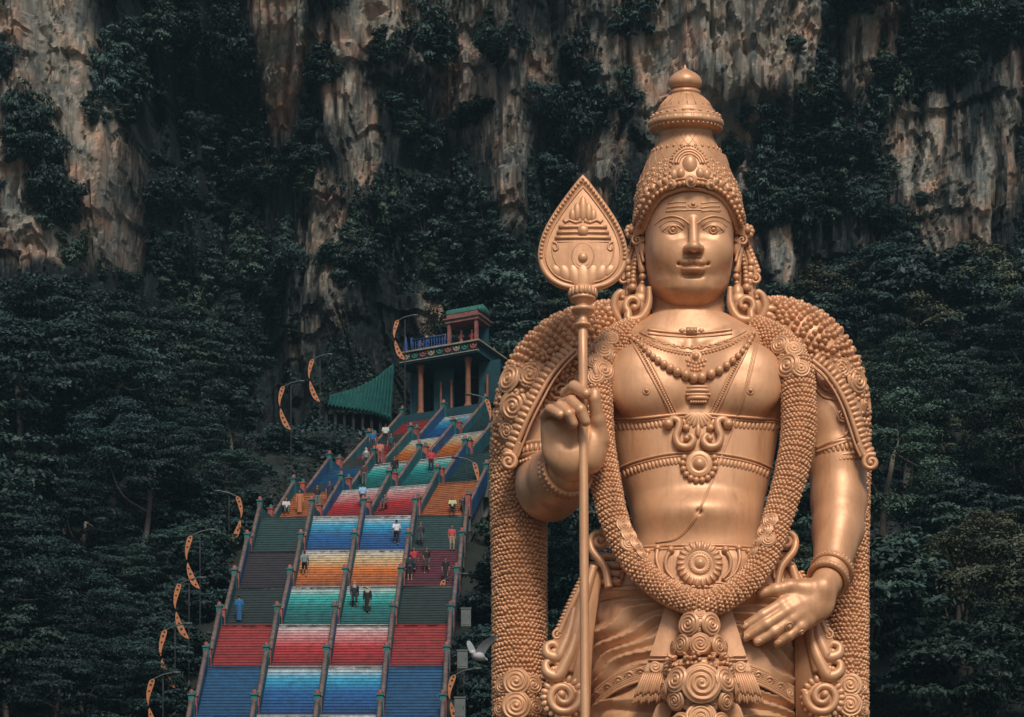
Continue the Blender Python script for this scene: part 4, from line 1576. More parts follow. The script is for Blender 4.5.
# ------------------------------------------------------------------ scrollwork standing beside the skirt
for side in (-1, 1):
    sc_ = MB()
    fx = lambda x: (x if side < 0 else 692 * 2 - x + 2)
    wz = 40 if side < 0 else 34
    AA = lambda x, y, d=0: A(fx(x), y, wz + d)
    N_ = np.array([0, -1, 0])
    poly = [(597, 566), (588, 580), (580, 596), (570, 616), (558, 634), (549, 646), (545, 660), (546, 676), (552, 684), (545, 694), (546, 712), (556, 722), (590, 722), (592, 640), (598, 600)]
    pp = np.array([AA(x, y, -6) for x, y in poly])
    sc_.prism(np.c_[pp[:, 0] - pp[0, 0], pp[:, 2] - pp[0, 2]], pp[0], (1, 0, 0), (0, 0, 1), (0, -1, 0), 5)
    # long tapering limb
    S = spline([list(AA(594, 566)) + [4], list(AA(586, 592)) + [5.6], list(AA(578, 620)) + [7], list(AA(572, 648)) + [7.4], list(AA(567, 672)) + [7]], 50)
    sc_.sweep(S[:, :3], S[:, 3], 9, up=N_)
    S = spline([list(AA(588, 572, -3)) + [2.2], list(AA(576, 596, -3)) + [3], list(AA(566, 618, -3)) + [3.2], list(AA(559, 634, -3)) + [3.2]], 36)
    sc_.sweep(S[:, :3], S[:, 3], 8, up=N_)
    for i in range(1, 34, 2):
        sc_.balls([S[i, :3] + np.array([side * 3.0, 0, 1.5])], 1, ICO1, sc=[2.8, 1.8, 1.8])
    volute(sc_, AA(557.5, 635, -2), N_, 5.0, 1.3, .32, PI * .5, side * -1)
    for (x, y, R, tx, ty) in ((553.5, 650, 8.5, 566, 628), (553.5, 667.5, 9.5, 570, 640)):
        tail = [list(AA(tx + 6, ty - 14, 1)) + [3.0], list(AA(tx, ty + 10, 2)) + [4.0]]
        S = [list(AA(tx + 8, ty - 20, 2)) + [3], list(AA(tx + 3, ty + 4, 3)) + [5.4], list(AA(tx - 4, ty + 24 - 2, 4)) + [6.5], list(AA(x + 4, y + R - 1, 4)) + [6.5], list(AA(x - R * .65, y + R * .55, 4)) + [5.6], list(AA(x - R * .8, y - R * .4, 4)) + [4], list(AA(x, y - R * .75, 4)) + [3.6], list(AA(x + R * .5, y - R * .1, 4)) + [3], list(AA(x, y + R * .2, 5)) + [2.4]]
        S = spline(S, 70)
        sc_.sweep(S[:, :3], S[:, 3], 9, up=N_)
        sc_.balls([S[-1, :3]], 3.2, ICO2)
    # flat strip with studs nearest the skirt
    S = spline([AA(597, 570, -6), AA(590, 600, -6), AA(585, 640, -6), AA(582, 690, -6), AA(582, 760, -6), AA(590, 1040, -6)], 60)
    sc_.sweep(S, 8.5, 8, up=N_, flat=.4)
    for i in range(6, 34, 1):
        sc_.balls([S[i] + np.array([side * 2.0, -3.4, 0])], 1.5, ICO1)
    # large leaf-edged spiral
    c_ = AA(563, 697, 4)
    volute(sc_, c_, N_, 17, 1.7, .26, PI * .1 if side < 0 else PI * .9, side, N=60)
    sc_.balls([c_ + np.array([0, 3, 0])], 1, ICO3, sc=[17, 4, 17])
    for k in range(20):
        a = k * 2 * PI / 20
        d = np.array([math.cos(a), 0, math.sin(a)])
        sc_.balls([c_ + d * 18.5 + np.array([0, 2, 0])], 1, ICO2, sc=[4.4, 2.4, 2.9], R=np.array([d, (0, 1, 0), np.cross(d, (0, 1, 0))]))
    S = spline([AA(563, 714, 0), AA(572, 760, 0), AA(566, 830, 0), AA(580, 960, 0), AA(590, 1050, 0)], 50)
    sc_.sweep(S, 9, 9, up=N_, flat=.6)
    part(sc_, 'skirt_scrollwork')

# ------------------------------------------------------------------ the spear
spo = None
sh = MB()
SW = 98
top, bot = A(582.5, 292, SW), A(587.5, 1135, SW)
sh.sweep(np.linspace(bot, top, 12), 4.5, 16)
sh.lathe([(4, 0), (9, 1.5), (9.6, 4), (5, 6)], A(587.4, 1130, SW), 20)
spo = part(sh, 'spear')
ck = MB()
c_ = A(582.8, 322, SW)
ck.lathe([(4.3, -6), (7.4, -5), (8.2, -3.2), (7.4, -1.6), (4.8, -.6), (4.8, 5), (6, 7.6), (10.2, 9), (11.2, 11), (10.4, 13), (6.6, 14.6), (6.6, 17), (9, 18.5), (12.4, 20.5), (12.6, 22), (11.6, 23.4), (12.6, 24.2), (13.4, 27.5), (12.6, 31), (10, 33), (3, 34.2), (.1, 34.4)], c_, 36)
for k in range(18):
    a = k * 2 * PI / 18
    d = np.array([math.cos(a), math.sin(a), 0])
    ck.balls([c_ + d * 12.6 + np.array([0, 0, 27.4])], 1, ICO2, sc=[1.8, 2.1, 4.2], R=np.array([d, np.cross((0, 0, 1), d), (0, 0, 1)]))
part(ck, 'spear_collar', spo)
# leaf-shaped head: thick lens with a raised border
prof = [(0, 111.5), (6, 105), (16, 92), (26, 78), (34, 65), (39.5, 53), (42.6, 41), (43, 31), (40, 20), (33, 10.5), (23, 4.2), (12, 1.2), (0, 0)]
half = spline(np.array([(a, b_, 0) for a, b_ in prof], float)[1:-1], 60)[:, :2]
half = np.concatenate([[prof[0]], half, [prof[-1]]])
outl = np.concatenate([half, (half * [-1, 1])[::-1][1:-1]])
LC = A(582.8, 291.5, SW)
cen = np.array([0, 38.])


def leaf(uv, off):
    """point on the leaf: uv in leaf plane, off toward the viewer"""
    return LC + np.array([uv[0], -off, uv[1]])


lf = MB()
for sgn in (1, -1):
    rings = []
    for f, o_ in ((1, 0), (1, 2.6), (.985, 3.6), (.95, 4.0), (.9, 4.0), (.885, 3.0), (.8, 3.4), (.6, 4.0), (.35, 4.4), (.12, 4.6), (.01, 4.6)):
        rings.append([leaf(cen + (q_ - cen) * f, sgn * o_) for q_ in outl])
    lf.grid(np.array(rings), closed_v=True, flip=sgn < 0)
lfo = part(lf, 'spear_head', spo)
LFB = BVHTree.FromPolygons(np.concatenate(lf.v).tolist(), np.concatenate(lf.q).tolist())
lo_ = MB()
n_ = len(outl)
per = np.concatenate([outl, outl[:1]])
S = spline(np.c_[per, np.zeros(len(per))], 400)[:, :2]
Ls = np.concatenate([[0], np.cumsum(np.linalg.norm(np.diff(S, axis=0), axis=1))])
for q_ in np.arange(0, Ls[-1], 4.3):
    p = np.array([np.interp(q_, Ls, S[:, 0]), np.interp(q_, Ls, S[:, 1])])
    if p[1] > 28:
        lo_.balls([leaf(cen + (p - cen) * .93, 3.9)], 1.75, ICO1)
inn = lambda f: [leaf(cen + (q_ - cen) * f, 3.6) for q_ in S[::6]]
lo_.sweep(inn(.83)[:-1], .9, 6, closed=True)
# flame at the top, three ash lines with a dot, an eye, and a lotus below
for dx, dz, h, wd in ((0, 78, 12, 4), (-5.5, 75, 9, 3.6), (5.5, 75, 9, 3.6), (-10, 71.5, 6.5, 3.2), (10, 71.5, 6.5, 3.2)):
    lo_.balls([leaf((dx, dz), 4.0)], 1, ICO2, sc=[wd, 2.2, h])
for sx in (-1, 1):
    lo_.sweep([leaf((sx * x, z), 4.2) for x, z in ((1, 66), (7, 64.5), (13, 67), (17, 65), (18.5, 67.5))], 1.5, 7)
for z in (60.5, 55.2, 50):
    lo_.sweep([leaf((x, z), 4.2) for x in np.linspace(-27 + abs(z - 50) * .35, 27 - abs(z - 50) * .35, 9)], 1.9, 8)
lo_.balls([leaf((0, 56.8), 4.6)], 1, ICO2, sc=[5.6, 3.2, 5.6])
lo_.sweep([leaf((x, 46), 3.9) for x in np.linspace(-29, 29, 9)], .8, 6)
for sx in (-1, 1):
    lo_.sweep(spline([leaf((sx * x, z), 3.9) for x, z in ((29, 46), (25.5, 44.5), (24, 40), (27, 38), (28.5, 41))], 18), 1.3, 7)
    lo_.sweep(spline([leaf((sx * x, z), 3.7) for x, z in ((29, 46), (29.5, 36), (26, 26), (20, 20))], 18), .8, 6)
th = np.linspace(0, 2 * PI, 30, endpoint=False)
lo_.sweep([leaf((10.5 * math.cos(a), 32.5 + 12.5 * math.sin(a)), 4.0) for a in th], .9, 6, closed=True)
lo_.balls([leaf((0, 31), 4.4)], 1, ICO2, sc=[4.8, 3.4, 4.8])
lo_.sweep([leaf((7 * math.cos(a), 30 + 7.5 * math.sin(a)), 4.0) for a in np.linspace(-2.6, -.5, 14)], .8, 6)
for k in (-3, 3, -2, 2, -1, 1, 0):
    x = k * 9.0
    z = 13 + abs(k) * 2.0
    d = unit([x * .55, 0, 22])
    R_ = np.array([np.cross((0, 1, 0), d), (0, 1, 0), d])
    lo_.balls([leaf((x * .95, z), 3.0 - abs(k) * .25)], 1, ICO3, sc=[7.2 - abs(k) * .6, 2.6, 13.0 - abs(k) * 2.0], R=R_)
part(lo_, 'spear_head_relief', lfo)

# ------------------------------------------------------------------ feet and pedestal (below the picture)
pdm = MB()
for sx in (-1, 1):
    pdm.balls([A(692 + sx * 42, 1118, 40)], 1, ICO3, sc=[30, 58, 22])
part(pdm, 'foot')
ped = MB()
for h0, h1, r in ((1135, 1150, 170), (1150, 1215, 160), (1215, 1272, 190)):
    z0, z1 = HOR - h1, HOR - h0
    ped.box((SX, 0, (z0 + z1) / 2), (r, r * .85, (z1 - z0) / 2 - .05))
part(ped, 'pedestal', STAT, False)
# ================================================================== noise helpers
def vnoise(x, y, seed=0):
    """smooth value noise in 2-D, range 0..1"""
    x, y = np.asarray(x, float), np.asarray(y, float)
    xi, yi = np.floor(x).astype(np.int64), np.floor(y).astype(np.int64)
    xf, yf = x - xi, y - yi

    def h(a, b_):
        n = (a * 374761393 + b_ * 668265263 + seed * 974711) & 0x7fffffff
        n = ((n ^ (n >> 13)) * 1274126177) & 0x7fffffff
        return ((n ^ (n >> 16)) & 0xffff) / 65535.
    u, v = xf * xf * (3 - 2 * xf), yf * yf * (3 - 2 * yf)
    return (h(xi, yi) * (1 - u) + h(xi + 1, yi) * u) * (1 - v) + (h(xi, yi + 1) * (1 - u) + h(xi + 1, yi + 1) * u) * v


def fbm(x, y, oct=4, seed=0, gain=.5):
    s, a, t = 0, 1., 0
    for i in range(oct):
        s = s + a * vnoise(x * 2 ** i, y * 2 ** i, seed + i * 17)
        t += a
        a *= gain
    return s / t


# ================================================================== THE STAIRCASE
# tops of the flights (px of the middle rail, py, distance)
_tops = [(317, 715, 143.0), (326, 666, 149.3), (334.5, 624.5, 155.2), (345, 586.4, 161.0), (354, 550.3, 166.9), (363, 516, 172.9),
         (388, 487.3, 178.6), (418, 460, 184.1), (452, 435.3, 189.5), (484, 412, 194.9)]
TOPS = [at(*t) for t in _tops]
stepv = TOPS[1] - TOPS[0]
TOPS = [TOPS[0] - np.array([-.02 * k, 5.9 * k, 3.87 * k]) for k in (3, 2, 1)] + TOPS
LANE = 3.6
NST = 17
LAND = 1.35


def hd_(k):
    d = (TOPS[k] - TOPS[k - 1]) * [1, 1, 0] if k > 0 else np.array([0.02, 1, 0])
    return unit(d)


FL = []
for k in range(1, len(TOPS)):
    h = hd_(k)
    top = TOPS[k]
    run = np.linalg.norm((TOPS[k] - TOPS[k - 1])[:2]) - LAND
    bot = TOPS[k] - h * run
    bot[2] = TOPS[k - 1][2]
    FL.append((bot, top, h, np.array([h[1], -h[0], 0])))

# paints
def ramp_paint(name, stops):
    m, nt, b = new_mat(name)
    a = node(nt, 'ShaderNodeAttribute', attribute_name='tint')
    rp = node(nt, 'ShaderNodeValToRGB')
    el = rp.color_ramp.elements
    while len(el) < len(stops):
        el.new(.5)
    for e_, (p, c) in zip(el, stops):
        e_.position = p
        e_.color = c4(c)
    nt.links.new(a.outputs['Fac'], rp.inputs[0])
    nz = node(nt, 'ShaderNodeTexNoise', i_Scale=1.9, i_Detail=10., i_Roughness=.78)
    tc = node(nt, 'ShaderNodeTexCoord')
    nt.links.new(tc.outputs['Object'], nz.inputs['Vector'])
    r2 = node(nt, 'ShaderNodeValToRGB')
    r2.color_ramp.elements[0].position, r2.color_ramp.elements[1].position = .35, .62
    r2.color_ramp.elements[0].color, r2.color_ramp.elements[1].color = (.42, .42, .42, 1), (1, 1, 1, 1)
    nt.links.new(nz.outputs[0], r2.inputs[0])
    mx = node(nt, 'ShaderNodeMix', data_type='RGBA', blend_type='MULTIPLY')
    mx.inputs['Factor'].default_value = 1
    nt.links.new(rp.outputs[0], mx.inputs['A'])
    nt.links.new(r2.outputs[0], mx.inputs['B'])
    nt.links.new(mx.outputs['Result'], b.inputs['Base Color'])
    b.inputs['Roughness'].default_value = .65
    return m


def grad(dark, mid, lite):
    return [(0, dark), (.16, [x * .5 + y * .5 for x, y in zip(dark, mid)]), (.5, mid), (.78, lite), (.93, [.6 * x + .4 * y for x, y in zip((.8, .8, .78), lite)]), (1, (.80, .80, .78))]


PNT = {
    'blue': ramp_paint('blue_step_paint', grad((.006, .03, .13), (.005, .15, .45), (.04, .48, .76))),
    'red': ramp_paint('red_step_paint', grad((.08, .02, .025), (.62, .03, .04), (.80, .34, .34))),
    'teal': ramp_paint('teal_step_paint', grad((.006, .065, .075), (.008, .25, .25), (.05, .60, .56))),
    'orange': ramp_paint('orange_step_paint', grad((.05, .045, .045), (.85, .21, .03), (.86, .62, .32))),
    'dblue': ramp_paint('deep_blue_step_paint', [(0, (.004, .085, .22)), (1, (.006, .115, .28))]),
    'dred': ramp_paint('brick_red_step_paint', [(0, (.34, .025, .03)), (1, (.44, .038, .038))]),
    'dgreen': ramp_paint('bottle_green_step_paint', [(0, (.010, .034, .034)), (1, (.016, .046, .046))]),
    'maroon': ramp_paint('maroon_step_paint', [(0, (.11, .012, .035)), (1, (.15, .018, .045))]),
    'dmaroon': ramp_paint('dusky_purple_step_paint', [(0, (.022, .02, .032)), (1, (.035, .03, .04))]),
    'dteal': ramp_paint('dark_teal_step_paint', [(0, (.008, .06, .065)), (1, (.012, .075, .08))]),
    'dorange': ramp_paint('rust_orange_step_paint', [(0, (.50, .13, .04)), (1, (.56, .18, .06))]),
}
CONC = M('worn_concrete', (.12, .125, .12), .85, .3, 1.5, .3)
TEALW = M('teal_wall_paint', (.012, .075, .095), .7, .35, 1.1, .15, streak=True)
BLUEW = M('blue_wall_paint', (.012, .06, .15), .7, .35, 1.1, .15, streak=True)
RAILP = M('faded_rail_paint', (.15, .10, .085), .7, .45, 2.2, .2)
PINKP = M('weathered_pink_paint', (.30, .085, .07), .7, .45, 2.2, .2)
TEALP = M('weathered_teal_paint', (.018, .13, .125), .7, .4, 2.2, .2)

# lane colours per flight, bottom to top: (L, CL, CR, R)
LANES = [('dgreen', 'teal', 'teal', 'dgreen'), ('dteal', 'orange', 'orange', 'dteal'),
         ('dblue', 'blue', 'blue', 'dblue'), ('dblue', 'blue', 'blue', 'dblue'), ('dred', 'red', 'red', 'dred'), ('dgreen', 'teal', 'teal', 'dgreen'), ('dmaroon', 'orange', 'orange', 'maroon'), ('dteal', 'blue', 'blue', 'dteal'),
         ('dorange', 'red', 'red', 'dorange'), ('dblue', 'teal', 'teal', 'dteal'), ('dred', 'orange', 'orange', 'dgreen'), ('dred', 'blue', 'dteal', 'dgreen')]
LANES = LANES[-len(FL):]

STAIR = empty('staircase', FL[0][0])
tag(STAIR, 'long outdoor staircase of four lanes with steps painted in rainbow colours climbing the hill', 'staircase')
allst = MB()
for k, (bot, top, h, r) in enumerate(FL):
    fo = empty('stair_flight', bot)
    # landing above this flight
    ld = MB()
    if k + 1 < len(FL):
        nb, r2 = FL[k + 1][0], FL[k + 1][3]
    else:
        nb, r2 = top + h * 2.2, r
    wr = 1.04 if k >= len(FL) - 2 else 2.04
    a, b_, c_, d_ = top - r * 2.04 * LANE, top + r * wr * LANE, nb + r2 * wr * LANE, nb - r2 * 2.04 * LANE
    dn = np.array([0, 0, -1.2])
    e_ = np.array([0, 0, -.006])
    ld.hexa([a + dn, b_ + dn, c_ + dn, d_ + dn, a + e_, b_ + e_, c_ + e_, d_ + e_])
    ldo = ld.build('landing', CONC, STAIR, False)
    fl = None
    for li in range(4):
        if k >= len(FL) - 2 and li == 3:
            continue          # the side lane nearest the statue stops below the top
        mb = MB()
        x0, x1 = (li - 2) * LANE + .16, (li - 1) * LANE - .16
        run = (top - bot).dot(h)
        rise = (top[2] - bot[2]) / NST
        tr = run / (NST - 1)
        for s_ in range(NST):
            p = bot + h * tr * s_
            z0, z1 = bot[2] + rise * s_, bot[2] + rise * (s_ + 1)
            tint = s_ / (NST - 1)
            A0, A1 = p + r * x0, p + r * x1
            # riser
            q = np.array([A0, A1, A1, A0])
            q[:2, 2] = z0
            q[2:, 2] = z1 - .03
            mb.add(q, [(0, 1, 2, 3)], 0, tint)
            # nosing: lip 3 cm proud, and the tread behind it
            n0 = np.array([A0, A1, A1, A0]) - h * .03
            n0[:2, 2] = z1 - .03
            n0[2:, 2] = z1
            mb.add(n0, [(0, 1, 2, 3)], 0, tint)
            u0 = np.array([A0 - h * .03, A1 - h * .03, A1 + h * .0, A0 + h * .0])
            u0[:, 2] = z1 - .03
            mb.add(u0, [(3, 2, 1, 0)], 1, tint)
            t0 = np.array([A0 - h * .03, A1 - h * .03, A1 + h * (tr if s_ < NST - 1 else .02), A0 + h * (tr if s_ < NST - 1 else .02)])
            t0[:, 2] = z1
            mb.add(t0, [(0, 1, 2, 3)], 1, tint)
        # underside block
        A0, A1, B0, B1 = bot + r * x0, bot + r * x1, top + r * x0, top + r * x1
        mb.hexa([A0 + dn * 2, A1 + dn * 2, B1 + dn * 2, B0 + dn * 2, A0 + h * .4 - [0, 0, .1], A1 + h * .4 - [0, 0, .1], B1 - [0, 0, .42], B0 - [0, 0, .42]], 1)
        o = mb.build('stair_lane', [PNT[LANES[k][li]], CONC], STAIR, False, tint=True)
        allst.v += mb.v
        allst.q += [q_ + allst.n for q_ in mb.q]
        allst.n += mb.n
    bpy.data.objects.remove(fo)
SBV = BVHTree.FromPolygons(np.concatenate(allst.v).tolist(), np.concatenate(allst.q).tolist())


def on_stairs(px, py):
    d = Vector((px - 512, F_PX, HOR - py)).normalized()
    l, n, i, ds = SBV.ray_cast(Vector((0, 0, CAMZ)), d)
    return np.array(l) if l is not None else None


# balustrades
WHERE = ['outer left', 'left inner', 'middle', 'right inner', 'outer right']
for ri in range(5):
    ro = empty('balustrade', FL[0][0] + FL[0][3] * (ri - 2) * LANE)
    tag(ro, ['balustrade edging the staircase on the side of the dark forest and lamp posts', 'balustrade between the plain forest-side lane and the first gradient lane', 'middle balustrade running up between the two gradient-painted lanes',
             'balustrade between the second gradient lane and the plain lane near the statue', 'balustrade edging the staircase on the side of the golden statue'][ri], 'balustrade', 'balustrades dividing the staircase')
    for k, (bot, top, h, r) in enumerate(FL):
        if k < 1 or (ri == 4 and k >= len(FL) - 2):
            continue
        o = r * (ri - 2) * LANE
        b0, t0 = bot + o, top + o
        up = np.array([0, 0, 1.])
        w_ = .15
        wall = MB()
        y0, y1 = b0 + h * .2, t0 + h * .1
        sl_ = (t0[2] - b0[2])
        lo = np.array([0, 0, -.3])
        hi = np.array([0, 0, .82])
        wall.hexa([y0 - r * w_ + lo, y0 + r * w_ + lo, y1 + r * w_ + lo, y1 - r * w_ + lo, y0 - r * w_ + hi, y0 + r * w_ + hi, y1 + r * w_ + hi, y1 - r * w_ + hi])
        # landing parapet up to the next flight
        if k + 1 < len(FL):
            nb = FL[k + 1][0] + FL[k + 1][3] * (ri - 2) * LANE
            hh = unit((nb - t0) * [1, 1, 0])
            wall.hexa([y1 - r * w_ * .9 + lo, y1 + r * w_ * .9 + lo, nb + r * w_ * .9 + lo, nb - r * w_ * .9 + lo, y1 - r * w_ * .9 + hi * .9, y1 + r * w_ * .9 + hi * .9, nb + r * w_ * .9 + hi * .9, nb - r * w_ * .9 + hi * .9])
        wall.build('balustrade_wall', BLUEW if (k + ri) % 3 == 0 else TEALW, ro, False)
        hr_ = MB()
        s0, s1 = y0 + hi + up * .06, y1 + hi + up * .06
        hr_.sweep([s0 + (s1 - s0) * f for f in np.linspace(0, 1, 4)], .13, 8, up=up, flat=.6)
        hr_.build('handrail', RAILP, ro)
        for j, (p, mt, hgt) in enumerate(((b0 - h * .05, PINKP, 1.3), (t0 + h * .25, TEALP, 1.15))):
            ps = MB()
            R_ = np.array([r, h, up])
            ps.box(p + up * (hgt / 2 - .1), (.17, .17, hgt / 2 + .1), R_)
            ps.box(p + up * (hgt + .05), (.22, .22, .05), R_)
            po = ps.build('post', mt, ro, False)
            cp = MB()
            cp.lathe([(.18, 0), (.13, .06), (.15, .13), (.12, .2), (.04, .26), (.0, .27)], p + up * (hgt + .1), 10)
            cp.build('post_cap', PINKP if j else TEALP, po)

# ================================================================== hillside (terrain)
FYS = [f for fl in FL for f in (fl[0], fl[1])]
_py = np.array([p[1] for p in FYS])
_pz = np.array([p[2] for p in FYS])
_px = np.array([p[0] for p in FYS])


def hill(X, Y):
    X, Y = np.asarray(X, float), np.asarray(Y, float)
    zs = np.interp(Y, np.concatenate([[-500, 97, _py[0] - .1], _py, [_py[-1] + 6, 400]]), np.concatenate([[0, 0, _pz[0]], _pz, [_pz[-1], _pz[-1] + 2]]))
    xc = np.interp(Y, _py, _px)
    d = np.abs(X - xc)
    side = np.clip((d - 7.9) / 6, 0, 1)
    bump = (fbm(X / 14 + 40, Y / 14, 4, 3) - .5) * 6 * side
    base = zs - 1.6 * (1 - side) - .6 * side
    return np.where(Y > 96, np.maximum(base + bump * np.clip((Y - 100) / 20, 0, 1) - np.where(side > 0, .6, 0), -.1), 0)


gx, gy = np.meshgrid(np.arange(-120, 121, 1.5), np.concatenate([np.arange(-60, 92, 8), np.arange(92, 232, 1.2)]), indexing='ij')
G = np.stack([gx, gy, hill(gx, gy)], -1)
hb_ = MB()
hb_.grid(G, flip=False)
SOIL = M('leaf_litter_soil', (.014, .019, .016), .95, .5, .5, .6, 1.5)
tag(hb_.build('hillside', SOIL), kind='structure')
# a plain apron of ground reaching the horizon
gp = MB()
gp.add([(-2500, -2500, -.12), (2500, -2500, -.12), (2500, 2500, -.12), (-2500, 2500, -.12)], [(0, 1, 2, 3)])
tag(gp.build('ground', M('pale_paving', (.22, .21, .19), .9, .2, .3), None, False), kind='structure')
# ================================================================== THE CLIFF
CY = 216.0
m, nt, b = new_mat('streaked_limestone')
L_ = nt.links
tc = node(nt, 'ShaderNodeTexCoord')
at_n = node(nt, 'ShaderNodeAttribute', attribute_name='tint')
mp = node(nt, 'ShaderNodeMapping')
mp.inputs['Scale'].default_value = (1, 1, .17)
L_.new(tc.outputs['Object'], mp.inputs[0])
n1 = node(nt, 'ShaderNodeTexNoise', i_Scale=1.5, i_Detail=14., i_Roughness=.78)
n1.inputs['Distortion'].default_value = .25
L_.new(mp.outputs[0], n1.inputs['Vector'])
n2 = node(nt, 'ShaderNodeTexNoise', i_Scale=.3, i_Detail=8., i_Roughness=.6)
L_.new(tc.outputs['Object'], n2.inputs['Vector'])
rk = node(nt, 'ShaderNodeValToRGB')
el = rk.color_ramp.elements
el[0].position, el[1].position = .36, .66
el[0].color, el[1].color = (.20, .215, .20, 1), (.54, .34, .24, 1)
x_ = el.new(.5)
x_.color = (.38, .345, .285, 1)
L_.new(n2.outputs[0], rk.inputs[0])
# black algae streaks and painted-in shade: stone shows where noise + tone is high
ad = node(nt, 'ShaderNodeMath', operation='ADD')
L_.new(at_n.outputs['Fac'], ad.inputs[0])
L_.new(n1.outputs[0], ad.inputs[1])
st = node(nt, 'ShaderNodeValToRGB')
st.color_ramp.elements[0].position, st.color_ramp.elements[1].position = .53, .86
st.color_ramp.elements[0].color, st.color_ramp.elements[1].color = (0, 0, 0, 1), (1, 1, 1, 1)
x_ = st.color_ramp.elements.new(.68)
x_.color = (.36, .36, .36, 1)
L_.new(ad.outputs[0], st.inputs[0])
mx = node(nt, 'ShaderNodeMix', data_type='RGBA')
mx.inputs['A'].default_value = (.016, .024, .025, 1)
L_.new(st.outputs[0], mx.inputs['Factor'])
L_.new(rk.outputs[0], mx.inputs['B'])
# cracks: dark joints between blocks
vo = node(nt, 'ShaderNodeTexVoronoi', feature='DISTANCE_TO_EDGE', i_Scale=.42)
mpv = node(nt, 'ShaderNodeMapping')
mpv.inputs['Scale'].default_value = (1.3, 1, .32)
nzv = node(nt, 'ShaderNodeTexNoise', i_Scale=1.5, i_Detail=4.)
mxv = node(nt, 'ShaderNodeMix', data_type='RGBA', blend_type='LINEAR_LIGHT')
mxv.inputs['Factor'].default_value = .35
L_.new(tc.outputs['Object'], nzv.inputs['Vector'])
L_.new(tc.outputs['Object'], mpv.inputs[0])
L_.new(mpv.outputs[0], mxv.inputs['A'])
L_.new(nzv.outputs[1], mxv.inputs['B'])
L_.new(mxv.outputs['Result'], vo.inputs['Vector'])
rv = node(nt, 'ShaderNodeValToRGB')
rv.color_ramp.elements[0].position, rv.color_ramp.elements[1].position = .0, .045
rv.color_ramp.elements[0].color, rv.color_ramp.elements[1].color = (.32, .30, .28, 1), (1, 1, 1, 1)
L_.new(vo.outputs['Distance'], rv.inputs[0])
mxc = node(nt, 'ShaderNodeMix', data_type='RGBA', blend_type='MULTIPLY')
mxc.inputs['Factor'].default_value = .6
L_.new(mx.outputs['Result'], mxc.inputs['A'])
L_.new(rv.outputs[0], mxc.inputs['B'])
L_.new(mxc.outputs['Result'], b.inputs['Base Color'])
b.inputs['Roughness'].default_value = .9
b.inputs['Specular IOR Level'].default_value = .2
n3 = node(nt, 'ShaderNodeTexNoise', i_Scale=1.6, i_Detail=12., i_Roughness=.75)
mp3 = node(nt, 'ShaderNodeMapping')
mp3.inputs['Scale'].default_value = (1, 1, .35)
L_.new(tc.outputs['Object'], mp3.inputs[0])
L_.new(mp3.outputs[0], n3.inputs['Vector'])
bp = node(nt, 'ShaderNodeBump', i_Strength=.9, i_Distance=.5)
L_.new(n3.outputs[0], bp.inputs['Height'])
L_.new(bp.outputs[0], b.inputs['Normal'])
ROCK = m


def px_of(X, Z, Y=CY):
    return 512 + X * F_PX / Y, HOR - (Z - CAMZ) * F_PX / Y


def sstep(a, b_, x):
    t = np.clip((x - a) / (b_ - a), 0, 1)
    return t * t * (3 - 2 * t)


def cliff_y(X, Z):
    px, py = px_of(X, Z)
    wx = X + 3 * (fbm(X / 9, Z / 22, 3, 5) - .5) + 3.4 * (fbm(X / 5, Z / 9, 3, 6) - .5)
    y = np.full(np.shape(X), CY)
    # buttress at the left, deep recess beside it, shallow bays, flat wall at the right
    y = y - 9 * (1 - sstep(95, 160, px + 14 * np.sin(py / 37))) * sstep(420, 340, py + 10 * np.sin(px / 11))
    y = y + 7 * np.exp(-((px - 230) / 75) ** 2) * sstep(20, 120, py)
    y = y - 4 * np.exp(-((px - 330) / 40) ** 2)
    y = y + 5 * np.exp(-((px - 430) / 45) ** 2) * sstep(40, 160, py)
    y = y - 3.5 * np.exp(-((px - 510) / 26) ** 2)
    y = y + 4 * np.exp(-((px - 575) / 30) ** 2) * sstep(60, 160, py)
    y = y - 4.5 * np.exp(-((px - 740) / 70) ** 4) * sstep(150, 90, py)
    y = y + 3.0 * np.exp(-((px - 840) / 50) ** 2) * sstep(60, 140, py)
    # overhanging upper edge
    y = y - 2.5 * sstep(80, -40, py) * (.5 + fbm(X / 8, Z / 8, 2, 9))
    flu = np.abs(2 * fbm(wx / 3.4, Z / 50, 4, 21, .55) - 1)
    y = y - 4.2 * (flu ** .8 - .4)
    fl2 = np.abs(2 * fbm(wx / 1.0, Z / 20, 4, 33, .6) - 1)
    y = y - 1.7 * (fl2 ** .8 - .4)
    y = y - 2.2 * (fbm(X / 5, Z / 22, 5, 41, .55) - .5)
    # pillars and blocks split off along upright joints
    for wd, hg, am_, sd_ in ((2.1, 5.5, 1.2, 5), (.62, 2.4, .6, 9)):
        ci = np.floor(wx / wd + .7 * fbm(X / 3, Z / 7, 2, sd_ + 100)).astype(np.int64)
        h_ = vnoise(ci * 7.13 + .5, ci * 0 + sd_, sd_)
        si = np.floor(Z / hg + h_ * 9 + .5 * fbm(X / 2, Z / 3, 2, sd_ + 200)).astype(np.int64)
        y = y - am_ * (vnoise(ci * 3.7 + .31, si * 5.3 + .77, sd_ + 1) - .5)
    # angular blocks split off along joints
    bl = np.floor(fbm(X / 4, Z / 9, 2, 47) * 7 + .8 * fbm(X / 1.2, Z / 2.4, 2, 48))
    y = y - .55 * (vnoise(bl * 3.7, bl * 1.3, 5) - .5) * 2
    y = y - 1.1 * (fbm(X / .8, Z / 3.4, 4, 51, .6) - .5)
    # broken ledges
    lg = fbm(X / 7, Z / 3.2, 3, 61)
    y = y - .7 * sstep(.54, .58, lg)
    return y


